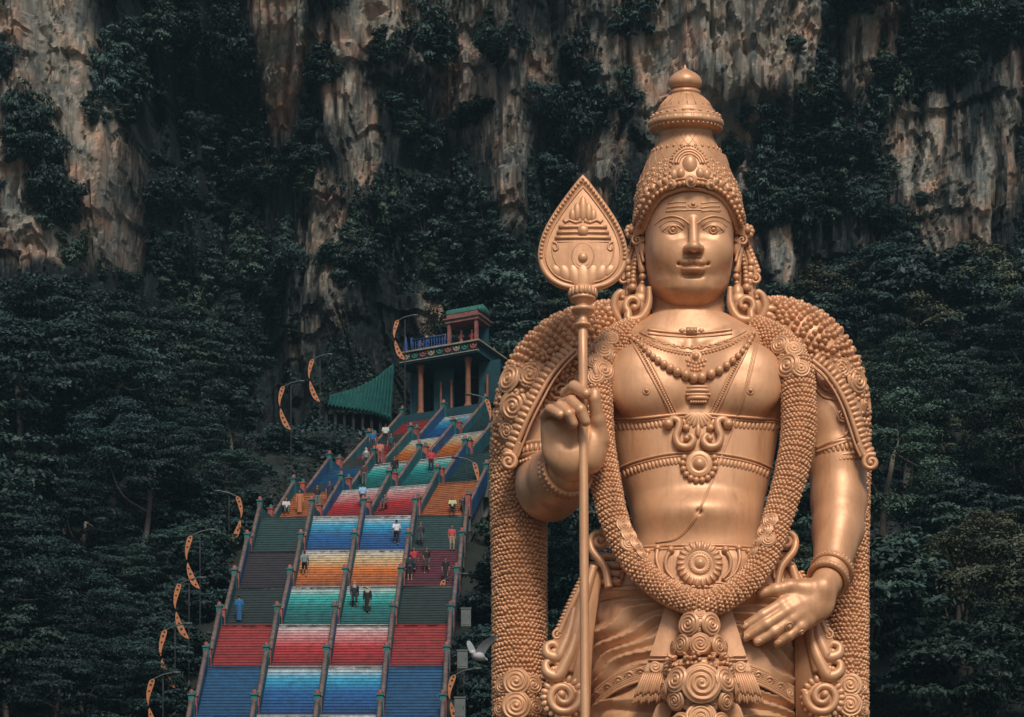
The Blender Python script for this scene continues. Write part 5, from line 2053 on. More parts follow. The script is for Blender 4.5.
TONE = [(30, 40, 45, 95, 1.0), (75, 70, 30, 60, .7), (95, 190, 36, 70, .8), (25, 220, 30, 70, .75), (60, 275, 45, 22, .6), (110, 240, 26, 40, .5),  # pale stone patches; outside them the colour holds algae stain and painted shade
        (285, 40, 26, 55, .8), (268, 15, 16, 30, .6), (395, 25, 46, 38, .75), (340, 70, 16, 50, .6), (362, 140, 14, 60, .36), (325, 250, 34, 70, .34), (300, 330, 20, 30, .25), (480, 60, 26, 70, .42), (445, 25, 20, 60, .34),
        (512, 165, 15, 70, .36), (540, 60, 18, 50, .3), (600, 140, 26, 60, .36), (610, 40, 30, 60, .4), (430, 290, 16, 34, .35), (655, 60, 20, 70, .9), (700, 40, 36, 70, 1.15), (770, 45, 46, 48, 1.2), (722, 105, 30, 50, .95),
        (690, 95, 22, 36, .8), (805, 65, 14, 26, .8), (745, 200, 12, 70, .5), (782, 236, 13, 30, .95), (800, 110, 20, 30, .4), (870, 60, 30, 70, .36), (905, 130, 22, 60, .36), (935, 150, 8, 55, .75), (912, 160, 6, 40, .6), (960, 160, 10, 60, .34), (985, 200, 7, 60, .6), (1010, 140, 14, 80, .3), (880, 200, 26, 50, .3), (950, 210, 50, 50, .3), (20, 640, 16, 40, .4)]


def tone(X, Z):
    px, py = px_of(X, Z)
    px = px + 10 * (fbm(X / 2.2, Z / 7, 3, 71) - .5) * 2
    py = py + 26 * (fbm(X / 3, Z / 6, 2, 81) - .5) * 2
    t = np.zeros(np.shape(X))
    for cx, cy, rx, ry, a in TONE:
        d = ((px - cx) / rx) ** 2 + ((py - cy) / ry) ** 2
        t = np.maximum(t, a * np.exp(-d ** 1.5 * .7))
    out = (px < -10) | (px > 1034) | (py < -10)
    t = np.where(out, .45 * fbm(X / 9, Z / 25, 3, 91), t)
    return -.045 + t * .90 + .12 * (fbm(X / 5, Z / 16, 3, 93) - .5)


def cliff_grid(x0, x1, z0, z1, sx, sz):
    gx, gz = np.meshgrid(np.arange(x0, x1 + sx, sx), np.arange(z0, z1 + sz, sz), indexing='ij')
    return gx, gz


gx, gz = cliff_grid(-84, 84, 46, 122, .19, .24)
gy = cliff_y(gx, gz)
cl = MB()
P = np.stack([gx, gy, gz], -1)
n0 = cl.n
cl.grid(P, flip=False)
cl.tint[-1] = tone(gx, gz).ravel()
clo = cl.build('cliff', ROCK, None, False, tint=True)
tag(clo, kind='structure')
# plateau and back of the rock so that it is a solid mass
bk_ = MB()
bk_.box((0, CY + 45, 84), (84, 30, 41))
tag(bk_.build('hill', SOIL, None, False), kind='structure')

# ================================================================== VEGETATION
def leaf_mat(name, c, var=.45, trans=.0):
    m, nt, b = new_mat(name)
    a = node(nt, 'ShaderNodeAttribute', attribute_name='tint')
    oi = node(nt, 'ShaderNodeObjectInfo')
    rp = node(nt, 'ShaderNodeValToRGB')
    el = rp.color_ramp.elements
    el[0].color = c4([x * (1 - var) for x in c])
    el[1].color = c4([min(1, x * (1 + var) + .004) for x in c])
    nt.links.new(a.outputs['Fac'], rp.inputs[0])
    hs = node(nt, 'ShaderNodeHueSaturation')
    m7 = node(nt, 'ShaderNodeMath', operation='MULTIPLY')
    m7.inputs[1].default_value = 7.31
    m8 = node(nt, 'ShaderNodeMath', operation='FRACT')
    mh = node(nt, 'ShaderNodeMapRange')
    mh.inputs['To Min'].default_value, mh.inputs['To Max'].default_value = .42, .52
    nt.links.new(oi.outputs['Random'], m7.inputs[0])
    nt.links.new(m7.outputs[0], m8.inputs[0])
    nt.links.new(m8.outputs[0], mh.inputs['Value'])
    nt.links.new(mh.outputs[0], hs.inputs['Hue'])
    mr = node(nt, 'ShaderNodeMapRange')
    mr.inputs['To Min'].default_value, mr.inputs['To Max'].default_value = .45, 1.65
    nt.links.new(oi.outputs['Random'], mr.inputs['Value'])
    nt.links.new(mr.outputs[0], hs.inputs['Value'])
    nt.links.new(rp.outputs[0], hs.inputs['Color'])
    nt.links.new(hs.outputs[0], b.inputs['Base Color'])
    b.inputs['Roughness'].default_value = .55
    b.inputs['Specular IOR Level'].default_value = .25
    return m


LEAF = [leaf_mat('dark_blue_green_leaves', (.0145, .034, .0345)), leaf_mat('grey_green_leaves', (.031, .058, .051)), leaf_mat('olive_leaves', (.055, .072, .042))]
BARK = M('grey_bark', (.11, .095, .08), .9, .35, 2.0, .4)


def crown_mesh(seed, R, H, nclump, nleaf, size, flat=.6, layered=False, hollow=.35):
    """clumps of small bent leaves through a crown of radius R and height H, base at z=0"""
    rg = np.random.default_rng(seed)
    mb = MB()
    C = []
    while len(C) < nclump:
        p = rg.uniform(-1, 1, 3)
        d = np.linalg.norm(p * [1, 1, 1])
        if d > 1 or d < hollow:
            continue
        w_ = 1 - .35 * max(0, p[2])
        q = np.array([p[0] * R * w_, p[1] * R * w_, (p[2] * .5 + .5) * H])
        C.append(q * [1 + rg.normal(0, .06), 1 + rg.normal(0, .06), 1])
    C = np.array(C)
    V, T = [], []
    for c in C:
        cr = R * rg.uniform(.18, .34)
        fl = flat * rg.uniform(.6, 1.1)
        n = int(nleaf * rg.uniform(.6, 1.4))
        d = rg.normal(0, 1, (n, 3))
        d /= np.linalg.norm(d, axis=1)[:, None]
        d[:, 2] = np.where(rg.uniform(0, 1, n) < .75, np.abs(d[:, 2]), d[:, 2])
        rad = cr * rg.uniform(.45, 1.08, n) ** .6
        pos = c + d * rad[:, None] * [1, 1, fl]
        out = unit(c - [0, 0, H * .35])
        nrm = d * .6 + out * .25 + [0, 0, .55] + rg.normal(0, .35, (n, 3))
        nrm /= np.linalg.norm(nrm, axis=1)[:, None]
        t = rg.normal(0, 1, (n, 3))
        t -= (t * nrm).sum(1)[:, None] * nrm
        t /= np.linalg.norm(t, axis=1)[:, None]
        bt = np.cross(nrm, t)
        L = size * rg.uniform(.6, 1.35, n)[:, None]
        W = L * rg.uniform(.4, .62, n)[:, None]
        a = pos - t * L
        b1 = pos + bt * W - nrm * L * .12
        c1 = pos + t * L - nrm * L * .25
        d1 = pos - bt * W - nrm * L * .12
        V.append(np.stack([a, b1, c1, d1], 1).reshape(-1, 3))
        tv = np.clip(rg.uniform(.1, .9) + rg.normal(0, .16, n), 0, 1)
        T.append(np.repeat(tv, 4))
    V = np.concatenate(V)
    mb.add(V, np.arange(len(V)).reshape(-1, 4), 0, np.concatenate(T))
    return mb, C


def trunk_mesh(seed, hgt, r, C, z0):
    rg = np.random.default_rng(seed + 99)
    mb = MB()
    lean = rg.normal(0, .06, 2)
    P = np.array([(lean[0] * t * hgt + .25 * math.sin(t * 5 + seed), lean[1] * t * hgt + .2 * math.sin(t * 4), t * hgt) for t in np.linspace(0, 1, 9)])
    mb.sweep(P, np.interp(np.linspace(0, 1, 9), [0, .12, 1], [r * 1.6, r, r * .45]), 9)
    for k in rg.choice(len(C), min(5, len(C)), replace=False):
        s_ = P[rg.integers(4, 9)]
        e_ = C[k] + [0, 0, z0]
        mid = (s_ + e_) / 2 + rg.normal(0, .3, 3) + [0, 0, -.3]
        mb.sweep(spline([s_, mid, e_], 10), np.linspace(r * .34, r * .06, 10), 6)
    return mb


PROTO = []
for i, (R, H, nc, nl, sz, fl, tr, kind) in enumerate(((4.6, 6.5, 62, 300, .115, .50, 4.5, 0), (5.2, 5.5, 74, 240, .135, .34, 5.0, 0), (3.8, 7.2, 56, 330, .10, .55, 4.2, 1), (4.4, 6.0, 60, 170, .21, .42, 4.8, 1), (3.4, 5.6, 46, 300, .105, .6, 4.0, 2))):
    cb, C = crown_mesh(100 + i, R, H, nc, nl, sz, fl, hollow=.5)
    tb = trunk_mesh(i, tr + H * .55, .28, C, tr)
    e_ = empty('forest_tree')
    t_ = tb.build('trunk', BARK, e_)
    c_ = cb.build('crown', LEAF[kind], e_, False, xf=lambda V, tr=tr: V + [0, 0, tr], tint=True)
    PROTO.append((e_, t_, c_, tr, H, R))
BUSH = []
for i, (R, H, nc, nl, sz, fl, kind) in enumerate(((2.6, 3.2, 55, 110, .16, .6, 0), (3.4, 2.6, 60, 110, .16, .5, 0), (2.2, 4.6, 55, 110, .15, .7, 1), (1.5, 1.5, 36, 80, .13, .7, 0))):
    cb, C = crown_mesh(200 + i, R, H, nc, nl, sz, fl, hollow=.2)
    e_ = empty('cliff_shrub')
    c_ = cb.build('foliage', LEAF[kind], e_, False, tint=True)
    sb = MB()
    rg = np.random.default_rng(i)
    for k in range(7):
        q = C[rg.integers(len(C))]
        sb.sweep(spline([(0, 0, .1), q * .4 + [0, 0, .1], q], 8), np.linspace(.05, .015, 8), 5)
    s_ = sb.build('stem', BARK, e_)
    BUSH.append((e_, s_, c_, H, R))


def plant(proto, name, loc, rz, s, label, cat, group, sz=None):
    e_ = proto[0]
    r = e_.copy()
    COL.objects.link(r)
    r.name = name
    r.location = [float(a) for a in loc]
    r.rotation_euler = (0, 0, rz)
    r.scale = (s, s, s * (sz or 1))
    r['_w'] = [float(a) for a in loc]
    for ch in (proto[1], proto[2]):
        c = ch.copy()
        COL.objects.link(c)
        c.parent = r
    tag(r, label, cat, group)
    return r


def clear_of_stairs(X, Y, mar):
    xc = float(np.interp(Y, _py, _px))
    return abs(X - xc) > mar


rt = np.random.default_rng(21)
ntree = 0
done_ = []
for _try in range(5200):
    if True:
        y = rt.uniform(136, 201)
        half = 1024 / 2 * y / F_PX + 12
        x = rt.uniform(-half, half)
        rad_ = rt.choice([2.6, 3.4, 4.4])
        if any((x - a) ** 2 + ((y - b_) * .8) ** 2 < (rad_ + c_) ** 2 * .36 for a, b_, c_ in done_):
            continue
        Y = y
        xc = float(np.interp(y, _py, _px))
        px = 512 + x * F_PX / y
        if abs(x - xc) < (10.8 if x < xc else 10.4):
            continue
        if x > xc and Y > 186 and px < 560:
            continue
        left = x < xc
        done_.append((x, y, rad_))
        if left and 250 < px < 420 and y > 176:
            continue
        tall = (.70 if rad_ < 3 else .92 if rad_ < 4 else 1.22) * rt.uniform(.9, 1.1)
        if abs(x - xc) < 15:
            tall *= .7
        if Y > 188:
            tall *= .75 if left else .85
        if left:
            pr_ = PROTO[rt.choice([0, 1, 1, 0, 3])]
        else:
            pr_ = PROTO[rt.choice([0, 2, 3, 4, 2, 3])]
        z = float(hill(x, y)) - .4
        tl = tall * rt.uniform(.9, 1.1)
        zone = 'low on the slope' if Y < 152 else 'halfway up the slope' if Y < 176 else 'high up under the cliff'
        if left:
            lab = f'dark leafy forest tree {zone} across the stairs from the statue'
        else:
            lab = f'leafy green forest tree {zone} behind the golden statue'
        plant(pr_, 'forest_tree', (x, y, z), rt.uniform(0, 6.28), tl, lab, 'tree', 'forest trees on the hillside')
        ntree += 1
print('trees', ntree)
# undergrowth hugging both sides of the stairs
for k in range(260):
    y = rt.uniform(138, 199)
    sd_ = rt.choice([-1, 1, 1])
    xc = float(np.interp(y, _py, _px))
    x = xc + sd_ * rt.uniform(9.0 if sd_ > 0 else 9.8, 14 if sd_ < 0 else 16)
    if sd_ < 0 and y > 178 and rt.uniform() < .7:
        continue
    lab = 'low dark shrub growing between the stairs and the statue' if sd_ > 0 else 'low dark shrub growing between the lamp posts and the forest edge'
    plant(BUSH[rt.choice([0, 1, 3])], 'shrub', (x, y, float(hill(x, y)) - .3), rt.uniform(0, 6.28), rt.uniform(.6, 1.05), lab, 'shrub', 'shrubs beside the staircase')
# tall trees standing at the foot of the cliff
for px, py, Y, s in ((835, 265, 207, 1.25), (868, 250, 209, 1.3), (905, 262, 207, 1.25), (940, 250, 209, 1.3), (975, 245, 208, 1.3), (1005, 262, 207, 1.25), (1040, 258, 208, 1.3), (800, 290, 206, 1.2), (770, 300, 206, 1.1), (855, 300, 203, 1.1), (920, 300, 203, 1.1), (985, 300, 203, 1.1),
                     (512, 262, 209, 1.15), (478, 285, 210, 1.0), (545, 275, 208, 1.15), (500, 320, 206, 1.0), (580, 280, 208, 1.1), (610, 290, 208, 1.1), (530, 330, 205, 1.0),
                     (30, 305, 200, 1.0), (75, 295, 203, 1.1), (120, 300, 203, 1.1), (165, 312, 204, 1.1), (205, 330, 204, 1.0), (-10, 300, 202, 1.1), (492, 405, 196, .6), (497, 440, 190, .55)):
    top = at(px, py, Y)
    pr_ = PROTO[rt.choice([0, 1] if px < 300 else [0, 2, 3, 4])]
    full = (pr_[3] + pr_[4]) * s
    lab = 'tall tree rising against the cliff behind the golden statue' if px > 700 else 'dense dark tree rising between the temple and the spear' if px > 400 else 'dense dark tree at the cliff foot above the forest'
    plant(pr_, 'forest_tree', (top[0], Y, top[2] - full), rt.uniform(0, 6.28), s, lab, 'tree', 'trees at the foot of the cliff')
# plants clinging to the rock
CB_ = [(165, 40, 5, 18), (190, 110, 6, 40), (230, 60, 6, 40), (255, 130, 6, 45), (215, 180, 5, 35), (160, 200, 4, 30), (300, 160, 4, 30), (330, 20, 3, 10), (318, 95, 3, 14), (385, 60, 3, 10), (410, 110, 6, 35), (445, 175, 6, 45), (425, 45, 4, 14), (430, 235, 5, 30), (390, 215, 4, 22), (500, 60, 3, 18), (560, 100, 6, 30), (590, 85, 4, 20), (545, 200, 4, 25), (480, 230, 4, 25), (625, 110, 4, 16), (640, 30, 3, 10), (815, 115, 16, 34), (850, 150, 22, 38), (790, 160, 12, 28), (870, 195, 14, 28), (800, 205, 6, 25), (840, 20, 6, 22), (900, 55, 7, 28), (950, 40, 9, 35), (995, 45, 5, 26), (1010, 40, 5, 20), (770, 215, 4, 14), (25, 130, 3, 10), (50, 200, 4, 14), (10, 250, 4, 16), (70, 245, 4, 14), (120, 130, 4, 18), (5, 60, 3, 14), (125, 60, 4, 20), (100, 285, 4, 18), (200, 250, 6, 35), (270, 240, 6, 35), (350, 280, 5, 25), (900, 240, 5, 25), (740, 150, 3, 10), (175, 300, 6, 30), (250, 300, 6, 30)]
ncl = 0
for cx, cy, n, sp in CB_:
    for k in range(n):
        px, py = rt.normal(cx, sp * .6), rt.normal(cy, sp * .6)
        Xc, Zc = (px - 512) * CY / F_PX, CAMZ + (HOR - py) * CY / F_PX
        yc = float(cliff_y(np.array([Xc]), np.array([Zc]))[0])
        if Zc < 60:
            continue
        s = rt.uniform(.3, .95)
        sd_ = 'near the golden crown' if 720 < px < 900 else 'at the end beyond the statue' if px >= 900 else 'over the forest by the pale buttress' if px < 300 else 'above temple and stairs'
        plant(BUSH[rt.choice([0, 1, 2, 2])], 'cliff_shrub', (Xc, yc - .1, Zc - .8), rt.uniform(0, 6.28), s, f'dark shrub clinging to the limestone cliff {sd_}', 'shrub', 'shrubs clinging to the cliff', rt.uniform(.8, 1.9))
        ncl += 1
print('cliff shrubs', ncl)


def scatter_leaves(name, P, N, size, seed, spread):
    rg = np.random.default_rng(seed)
    n = len(P)
    nrm = N + rg.normal(0, .5, (n, 3)) + [0, 0, .35]
    nrm /= np.linalg.norm(nrm, axis=1)[:, None]
    t = rg.normal(0, 1, (n, 3))
    t -= (t * nrm).sum(1)[:, None] * nrm
    t /= np.linalg.norm(t, axis=1)[:, None]
    bt = np.cross(nrm, t)
    pos = P + N * rg.uniform(.05, spread, n)[:, None]
    L = size * rg.uniform(.6, 1.4, n)[:, None]
    W = L * rg.uniform(.4, .65, n)[:, None]
    V = np.stack([pos - t * L, pos + bt * W - nrm * L * .15, pos + t * L - nrm * L * .3, pos - bt * W - nrm * L * .15], 1).reshape(-1, 3)
    mb = MB()
    tv = np.clip(.5 + 1.6 * (fbm(P[:, 0] / 2.5, P[:, 2] / 2.5, 2, seed) - .5) + rg.normal(0, .14, n), 0, 1)
    mb.add(V, np.arange(4 * n).reshape(-1, 4), 0, np.repeat(tv, 4))
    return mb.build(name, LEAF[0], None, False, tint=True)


# creepers over the dark parts of the wall
rgi = np.random.default_rng(8)
ux, uz = rgi.uniform(-48, 48, 620000), rgi.uniform(62, 118, 620000)
den = fbm(ux / 4.5, uz / 8, 5, 131, .6) + .35 * (fbm(ux / 1.2, uz / 3, 3, 132) - .5) - 1.0 * tone(ux, uz)
for cx, cy, n, sp in CB_:
    ppx, ppy = px_of(ux, uz)
    den = den + .004 * n * np.exp(-(((ppx - cx) / sp) ** 2 + ((ppy - cy) / sp) ** 2))
keep = den > .545
ux, uz = ux[keep], uz[keep]
uy = cliff_y(ux, uz)
e1 = .15
nx = -(cliff_y(ux + e1, uz) - uy) / e1
nz_ = -(cliff_y(ux, uz + e1) - uy) / e1
Nn = np.stack([-nx * -1, -np.ones_like(ux), nz_ * 1], -1)
Nn = np.stack([-(nx), -np.ones_like(ux), -(nz_)], -1) * [-1, 1, -1]
Nn /= np.linalg.norm(Nn, axis=1)[:, None]
print('ivy leaves', len(ux))
tag(scatter_leaves('ivy', np.stack([ux, uy, uz], -1), Nn, .15, 3, .7), 'dark creepers and hanging ivy covering the dark parts of the cliff', 'ivy', kind='stuff')
# undergrowth on the slope
ux, uy = rgi.uniform(-46, 46, 150000), rgi.uniform(132, 212, 150000)
keep = (np.abs(ux - np.interp(uy, _py, _px)) > 8.6) & (fbm(ux / 3, uy / 3, 3, 77) > .42) & (np.abs(ux) < uy * .22)
ux, uy = ux[keep], uy[keep]
P = np.stack([ux, uy, hill(ux, uy)], -1)
tag(scatter_leaves('undergrowth', P, np.tile([0, -.5, .85], (len(ux), 1)), .17, 5, .9), 'dark leafy undergrowth covering the slope under the trees', 'undergrowth', kind='stuff')
for e_ in PROTO + BUSH:
    for o in (e_[1], e_[2], e_[0]):
        bpy.data.objects.remove(o)
# ================================================================== TEMPLE AT THE TOP
PH = math.radians(26)
TR, TH, TU = np.array([math.cos(PH), -math.sin(PH), 0]), np.array([math.sin(PH), math.cos(PH), 0]), np.array([0, 0, 1.])
TRM = np.array([TR, TH, TU])
TO = at(444, 412, 199)
tl = lambda x, y, z: TO + TR * x + TH * y + TU * z
ORNG = M('ochre_column_paint', (.20, .08, .045), .7, .3, 1.5)
TEALT = M('temple_teal_paint', (.007, .048, .062), .7, .3, 1.0)
CREAM = M('temple_cream_paint', (.27, .24, .18), .7, .25, 2.0)
GREENT = M('temple_green_paint', (.025, .13, .105), .7, .3, 2.0)
PINKT = M('temple_pink_paint', (.23, .085, .075), .7, .3, 2.0)
BLUET = M('temple_blue_paint', (.010, .045, .16), .65, .3, 2.0)
DARK = M('near_black_matte', (.012, .014, .015), .9, .3, 1.0)
REDF = M('red_floor_paint', (.32, .035, .035), .7, .3, 1.5)
GOLDP = M('dull_gold_paint', (.42, .24, .07), .5, .3, 3.0)
SKINP = M('painted_plaster_skin', (.36, .20, .14), .7, .2, 3.0)
tp = empty('temple_gate', TO)
tag(tp, 'small painted temple gate with ochre columns and rooftop shrine at the stair top', 'temple')


def tbox(mb, x0, x1, y0, y1, z0, z1, m=0):
    mb.box(tl((x0 + x1) / 2, (y0 + y1) / 2, (z0 + z1) / 2), ((x1 - x0) / 2, (y1 - y0) / 2, (z1 - z0) / 2), TRM, m)


mb = MB()
tbox(mb, -3.9, 4.6, -.7, 4.2, -5, -.02)
mb.build('plinth', TEALT, tp, False)
for x in (-2.1, 2.15):
    mb = MB()
    mb.lathe([(.33, 0), (.33, .25), (.26, .3), (.23, .5), (.21, 3.3), (.26, 3.4), (.23, 3.5), (.30, 3.75), (.34, 3.98)], tl(x, 0, 0), 16)
    mb.build('column', ORNG, tp)
mb = MB()
for x0, x1 in ((-3.5, -2.6), (-1.6, .15), (2.45, 4.3)):
    tbox(mb, x0, x1, 1.3, 1.5, 0, 3.98)
tbox(mb, -3.4, 4.2, 4.0, 4.18, 0, 3.98)
tbox(mb, -3.7, -3.52, 1.2, 4.18, 0, 3.98)
mb.build('wall', TEALT, tp, False)
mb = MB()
tbox(mb, -2.58, -1.62, 3.6, 3.9, 0, 3.6)  # near-black slabs put in for the shade inside the door openings
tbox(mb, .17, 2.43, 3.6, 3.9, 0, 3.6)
mb.build('doorway_shade_slab', DARK, tp, False)
for x in (-.75, .2, 3.4):
    mb = MB()
    mb.lathe([(.14, 0), (.11, .2), (.10, 2.6), (.14, 2.75)], tl(x, .9, 0), 10)
    mb.build('pilaster', ORNG, tp)
sb_ = MB()
tbox(sb_, -3.6, 3.5, -.85, 4.25, 4.0, 4.12)
tbox(sb_, -3.4, 3.3, -.70, 4.1, 4.12, 4.85)
slab = sb_.build('entablature', TEALT, tp, False)
mb = MB()
tbox(mb, -3.55, 3.5, -.95, -.72, 4.13, 4.2)
tbox(mb, -3.65, 3.62, -1.0, 4.2, 4.87, 4.98)
mb.build('cornice', CREAM, slab, False)
for k in range(9):
    mb = MB()
    x = -3.0 + k * .75
    for a in np.linspace(0, PI, 7):
        mb.balls([tl(x + .26 * math.cos(a), -.76, 4.72 - .30 * math.sin(a))], .10, ICO1)
    mb.balls([tl(x, -.78, 4.64)], 1, ICO2, sc=[.15, .1, .15], R=TRM)
    mb.build('swag', (CREAM, GREENT, PINKT)[k % 3], slab)
bl = MB()
for x in np.arange(-2.4, .45, .24):
    bl.lathe([(.05, 0), (.08, .12), (.045, .3), (.075, .55), (.05, .78)], tl(x, -.75, 4.99), 8)
for z in (4.99, 5.78):
    tbox(bl, -2.5, .45, -.83, -.67, z, z + .09)
tbox(bl, -2.6, -2.44, -.85, -.65, 4.98, 6.05)
bl.build('balustrade', BLUET, tp)


def idol(x, y, z, h, robe, parent, name='figurine', seat=False):
    mb = MB()
    mb.lathe([(.18 * h, 0), (.17 * h, .1 * h), (.12 * h, .42 * h), (.15 * h, .62 * h), (.13 * h, .74 * h), (.05 * h, .79 * h)], tl(x, y, z), 12)
    for s_ in (-1, 1):
        mb.sweep([tl(x + s_ * .13 * h, y, z + .72 * h), tl(x + s_ * .22 * h, y - .03, z + .55 * h), tl(x + s_ * .13 * h, y - .14 * h, z + .5 * h)], .04 * h, 7)
    o = mb.build(name, robe, parent)
    hm = MB()
    hm.balls([tl(x, y, z + .86 * h)], 1, ICO2, sc=[.075 * h, .08 * h, .10 * h])
    hm.balls([tl(x, y - .08 * h, z + .855 * h)], .02 * h, ICO1)
    hm.build('head', SKINP, o)
    cm = MB()
    cm.lathe([(.085 * h, 0), (.08 * h, .05 * h), (.04 * h, .11 * h), (.0, .16 * h)], tl(x, y, z + .91 * h), 10)
    cm.build('headdress', GOLDP, o)


idol(-2.05, -.2, 4.98, 1.05, PINKT, tp)
idol(-1.5, -.1, 4.98, 1.25, BLUET, tp)
idol(.15, -.1, 4.98, 1.15, BLUET, tp)
mb = MB()
mb.lathe([(.34, 0), (.30, .4), (.22, 1.1), (.15, 1.7), (.05, 2.2), (0, 2.25)], tl(-3.3, -.3, 4.2), 14)
mb.build('blue_finial', BLUET, tp)
shr = MB()
tbox(shr, .55, 3.3, -.6, 1.4, 4.98, 5.12)
tbox(shr, .55, 3.3, 1.2, 1.4, 5.12, 6.7)
sho = shr.build('shrine', TEALT, tp, False)
for x in (.72, 3.12):
    for y in (-.45,):
        mb = MB()
        tbox(mb, x - .12, x + .12, y - .12, y + .12, 5.12, 6.72)
        mb.build('shrine_pillar', PINKT, sho, False)
mb = MB()
tbox(mb, .45, 3.4, -.68, 1.45, 6.72, 6.9)
tbox(mb, .3, 3.55, -.8, 1.5, 6.98, 7.08)
tbox(mb, .55, 3.3, -.62, 1.4, 7.1, 7.42)
mb.build('shrine_cornice', PINKT, sho, False)
mb = MB()
tbox(mb, .38, 3.47, -.74, 1.46, 6.9, 6.98)
G = np.array([[tl(x, .4 + 1.05 * math.cos(a), 7.44 + .62 * math.sin(a)) for a in np.linspace(0, PI, 14)] for x in np.linspace(.5, 3.35, 16)])
mb.grid(G)
for x in (.5, 3.35):
    ring = [(.4 + 1.05 * math.cos(a), .62 * math.sin(a)) for a in np.linspace(0, PI, 14)]
    mb.prism(ring, tl(x - .05, 0, 7.44), TH, TU, TR, .1)
for x in np.linspace(.6, 3.25, 9):
    mb.lathe([(.07, 0), (.09, .06), (.03, .16), (0, .2)], tl(x, .4, 8.05), 8)
mb.build('barrel_roof', GREENT, sho)
idol(1.45, .2, 5.12, 1.2, PINKT, sho)
idol(2.4, .2, 5.12, 1.1, M('figurine_red_paint', (.42, .05, .03), .6, .2, 3), sho)

# hall with a sweeping tiled roof to the left of the temple
hall = empty('roofed_pavilion', at(360, 425, 202))
tag(hall, 'low pavilion with a sweeping green tiled roof to the left of the temple gate', 'pavilion')
tops_ = spline([(329, 398, 205), (350, 392.5, 204.8), (372, 383, 204.4), (394, 366, 204)], 90)
bots_ = spline([(324.5, 406, 201.2), (345, 410, 200.8), (368, 413, 200.4), (391, 420, 200)], 90)
G = []
for i, (t_, b_) in enumerate(zip(tops_, bots_)):
    a_, c_ = at(*t_), at(*b_)
    col = []
    for v in np.linspace(0, 1, 26):
        p = a_ + (c_ - a_) * v
        p[2] -= .45 * math.sin(v * PI)
        row_ = (v * 25) % 3 / 3
        p = p + np.array([0, -.5, .85]) * (.24 * abs(math.sin(i * PI * 18 / 89)) + .06 * (1 - row_))
        col.append(p)
    G.append(col)
G = np.array(G)
mb = MB()
mb.grid(G, flip=False)
mb.grid(G + np.array([0, .06, -.16]), flip=True)
TILE = M('green_glazed_tile', (.016, .085, .078), .4, .35, 2.2, .15)
mb.build('roof', TILE, hall, False)
mb = MB()
mb.sweep([at(*t_) + [0, 0, .08] for t_ in tops_[::4]], .14, 8)
mb.build('roof_ridge', TILE, hall)
for i in range(2, 90, 12):
    c_ = at(*bots_[i])
    mb = MB()
    mb.box(c_ + [0, .5, -1.1], (.11, .11, 1.0))
    mb.build('post', DARK, hall, False)
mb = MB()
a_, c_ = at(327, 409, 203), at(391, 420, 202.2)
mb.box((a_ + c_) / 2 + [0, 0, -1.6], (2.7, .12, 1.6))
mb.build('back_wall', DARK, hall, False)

# ================================================================== LAMP POSTS WITH PIERCED ORNAMENTS
IRON = M('dark_iron_paint', (.02, .022, .022), .5, .3, 3)
ORN = M('orange_ornament_paint', (.42, .15, .055), .5, .25, 2.5)
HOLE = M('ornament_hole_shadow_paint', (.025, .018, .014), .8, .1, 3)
GREY = M('lamp_grey_paint', (.085, .10, .10), .4, .15, 3)
LAMPS = [(200, 533, 589, 158, -1, 'third lamp post up beside the dark forest'), (189, 581, 639, 153, -1, 'second lamp post up beside the dark forest'), (175, 627, 688, 148, -1, 'lamp post second from the bottom of the forest side row'),
         (163, 676, 736, 143, -1, 'lowest lamp post of the forest side row'), (229, 494, 543, 172, 1, 'lamp post with its ornament bowed toward the stairs on the forest side'), (291, 384, 430, 187, -1, 'solitary lamp post in the dark below the green tiled pavilion'),
         (320, 357, 402, 196, -1, 'lamp post standing at the end of the green tiled roof'), (405, 318, 360, 197.5, -1, 'lamp post beside the blue finial of the temple gate'), (466, 460, 512, 178, 1, 'lamp post with long curved ornament beside the upper orange flight near the statue'),
         (453, 577, 634, 161.5, -1, 'lamp post beside the maroon flight near the statue'), (464, 672, 728, 146, -1, 'lowest lamp post on the statue side of the stairs'), (479, 397, 446, 190, 1, 'uppermost lamp post next to the beaded side garland of the statue')]
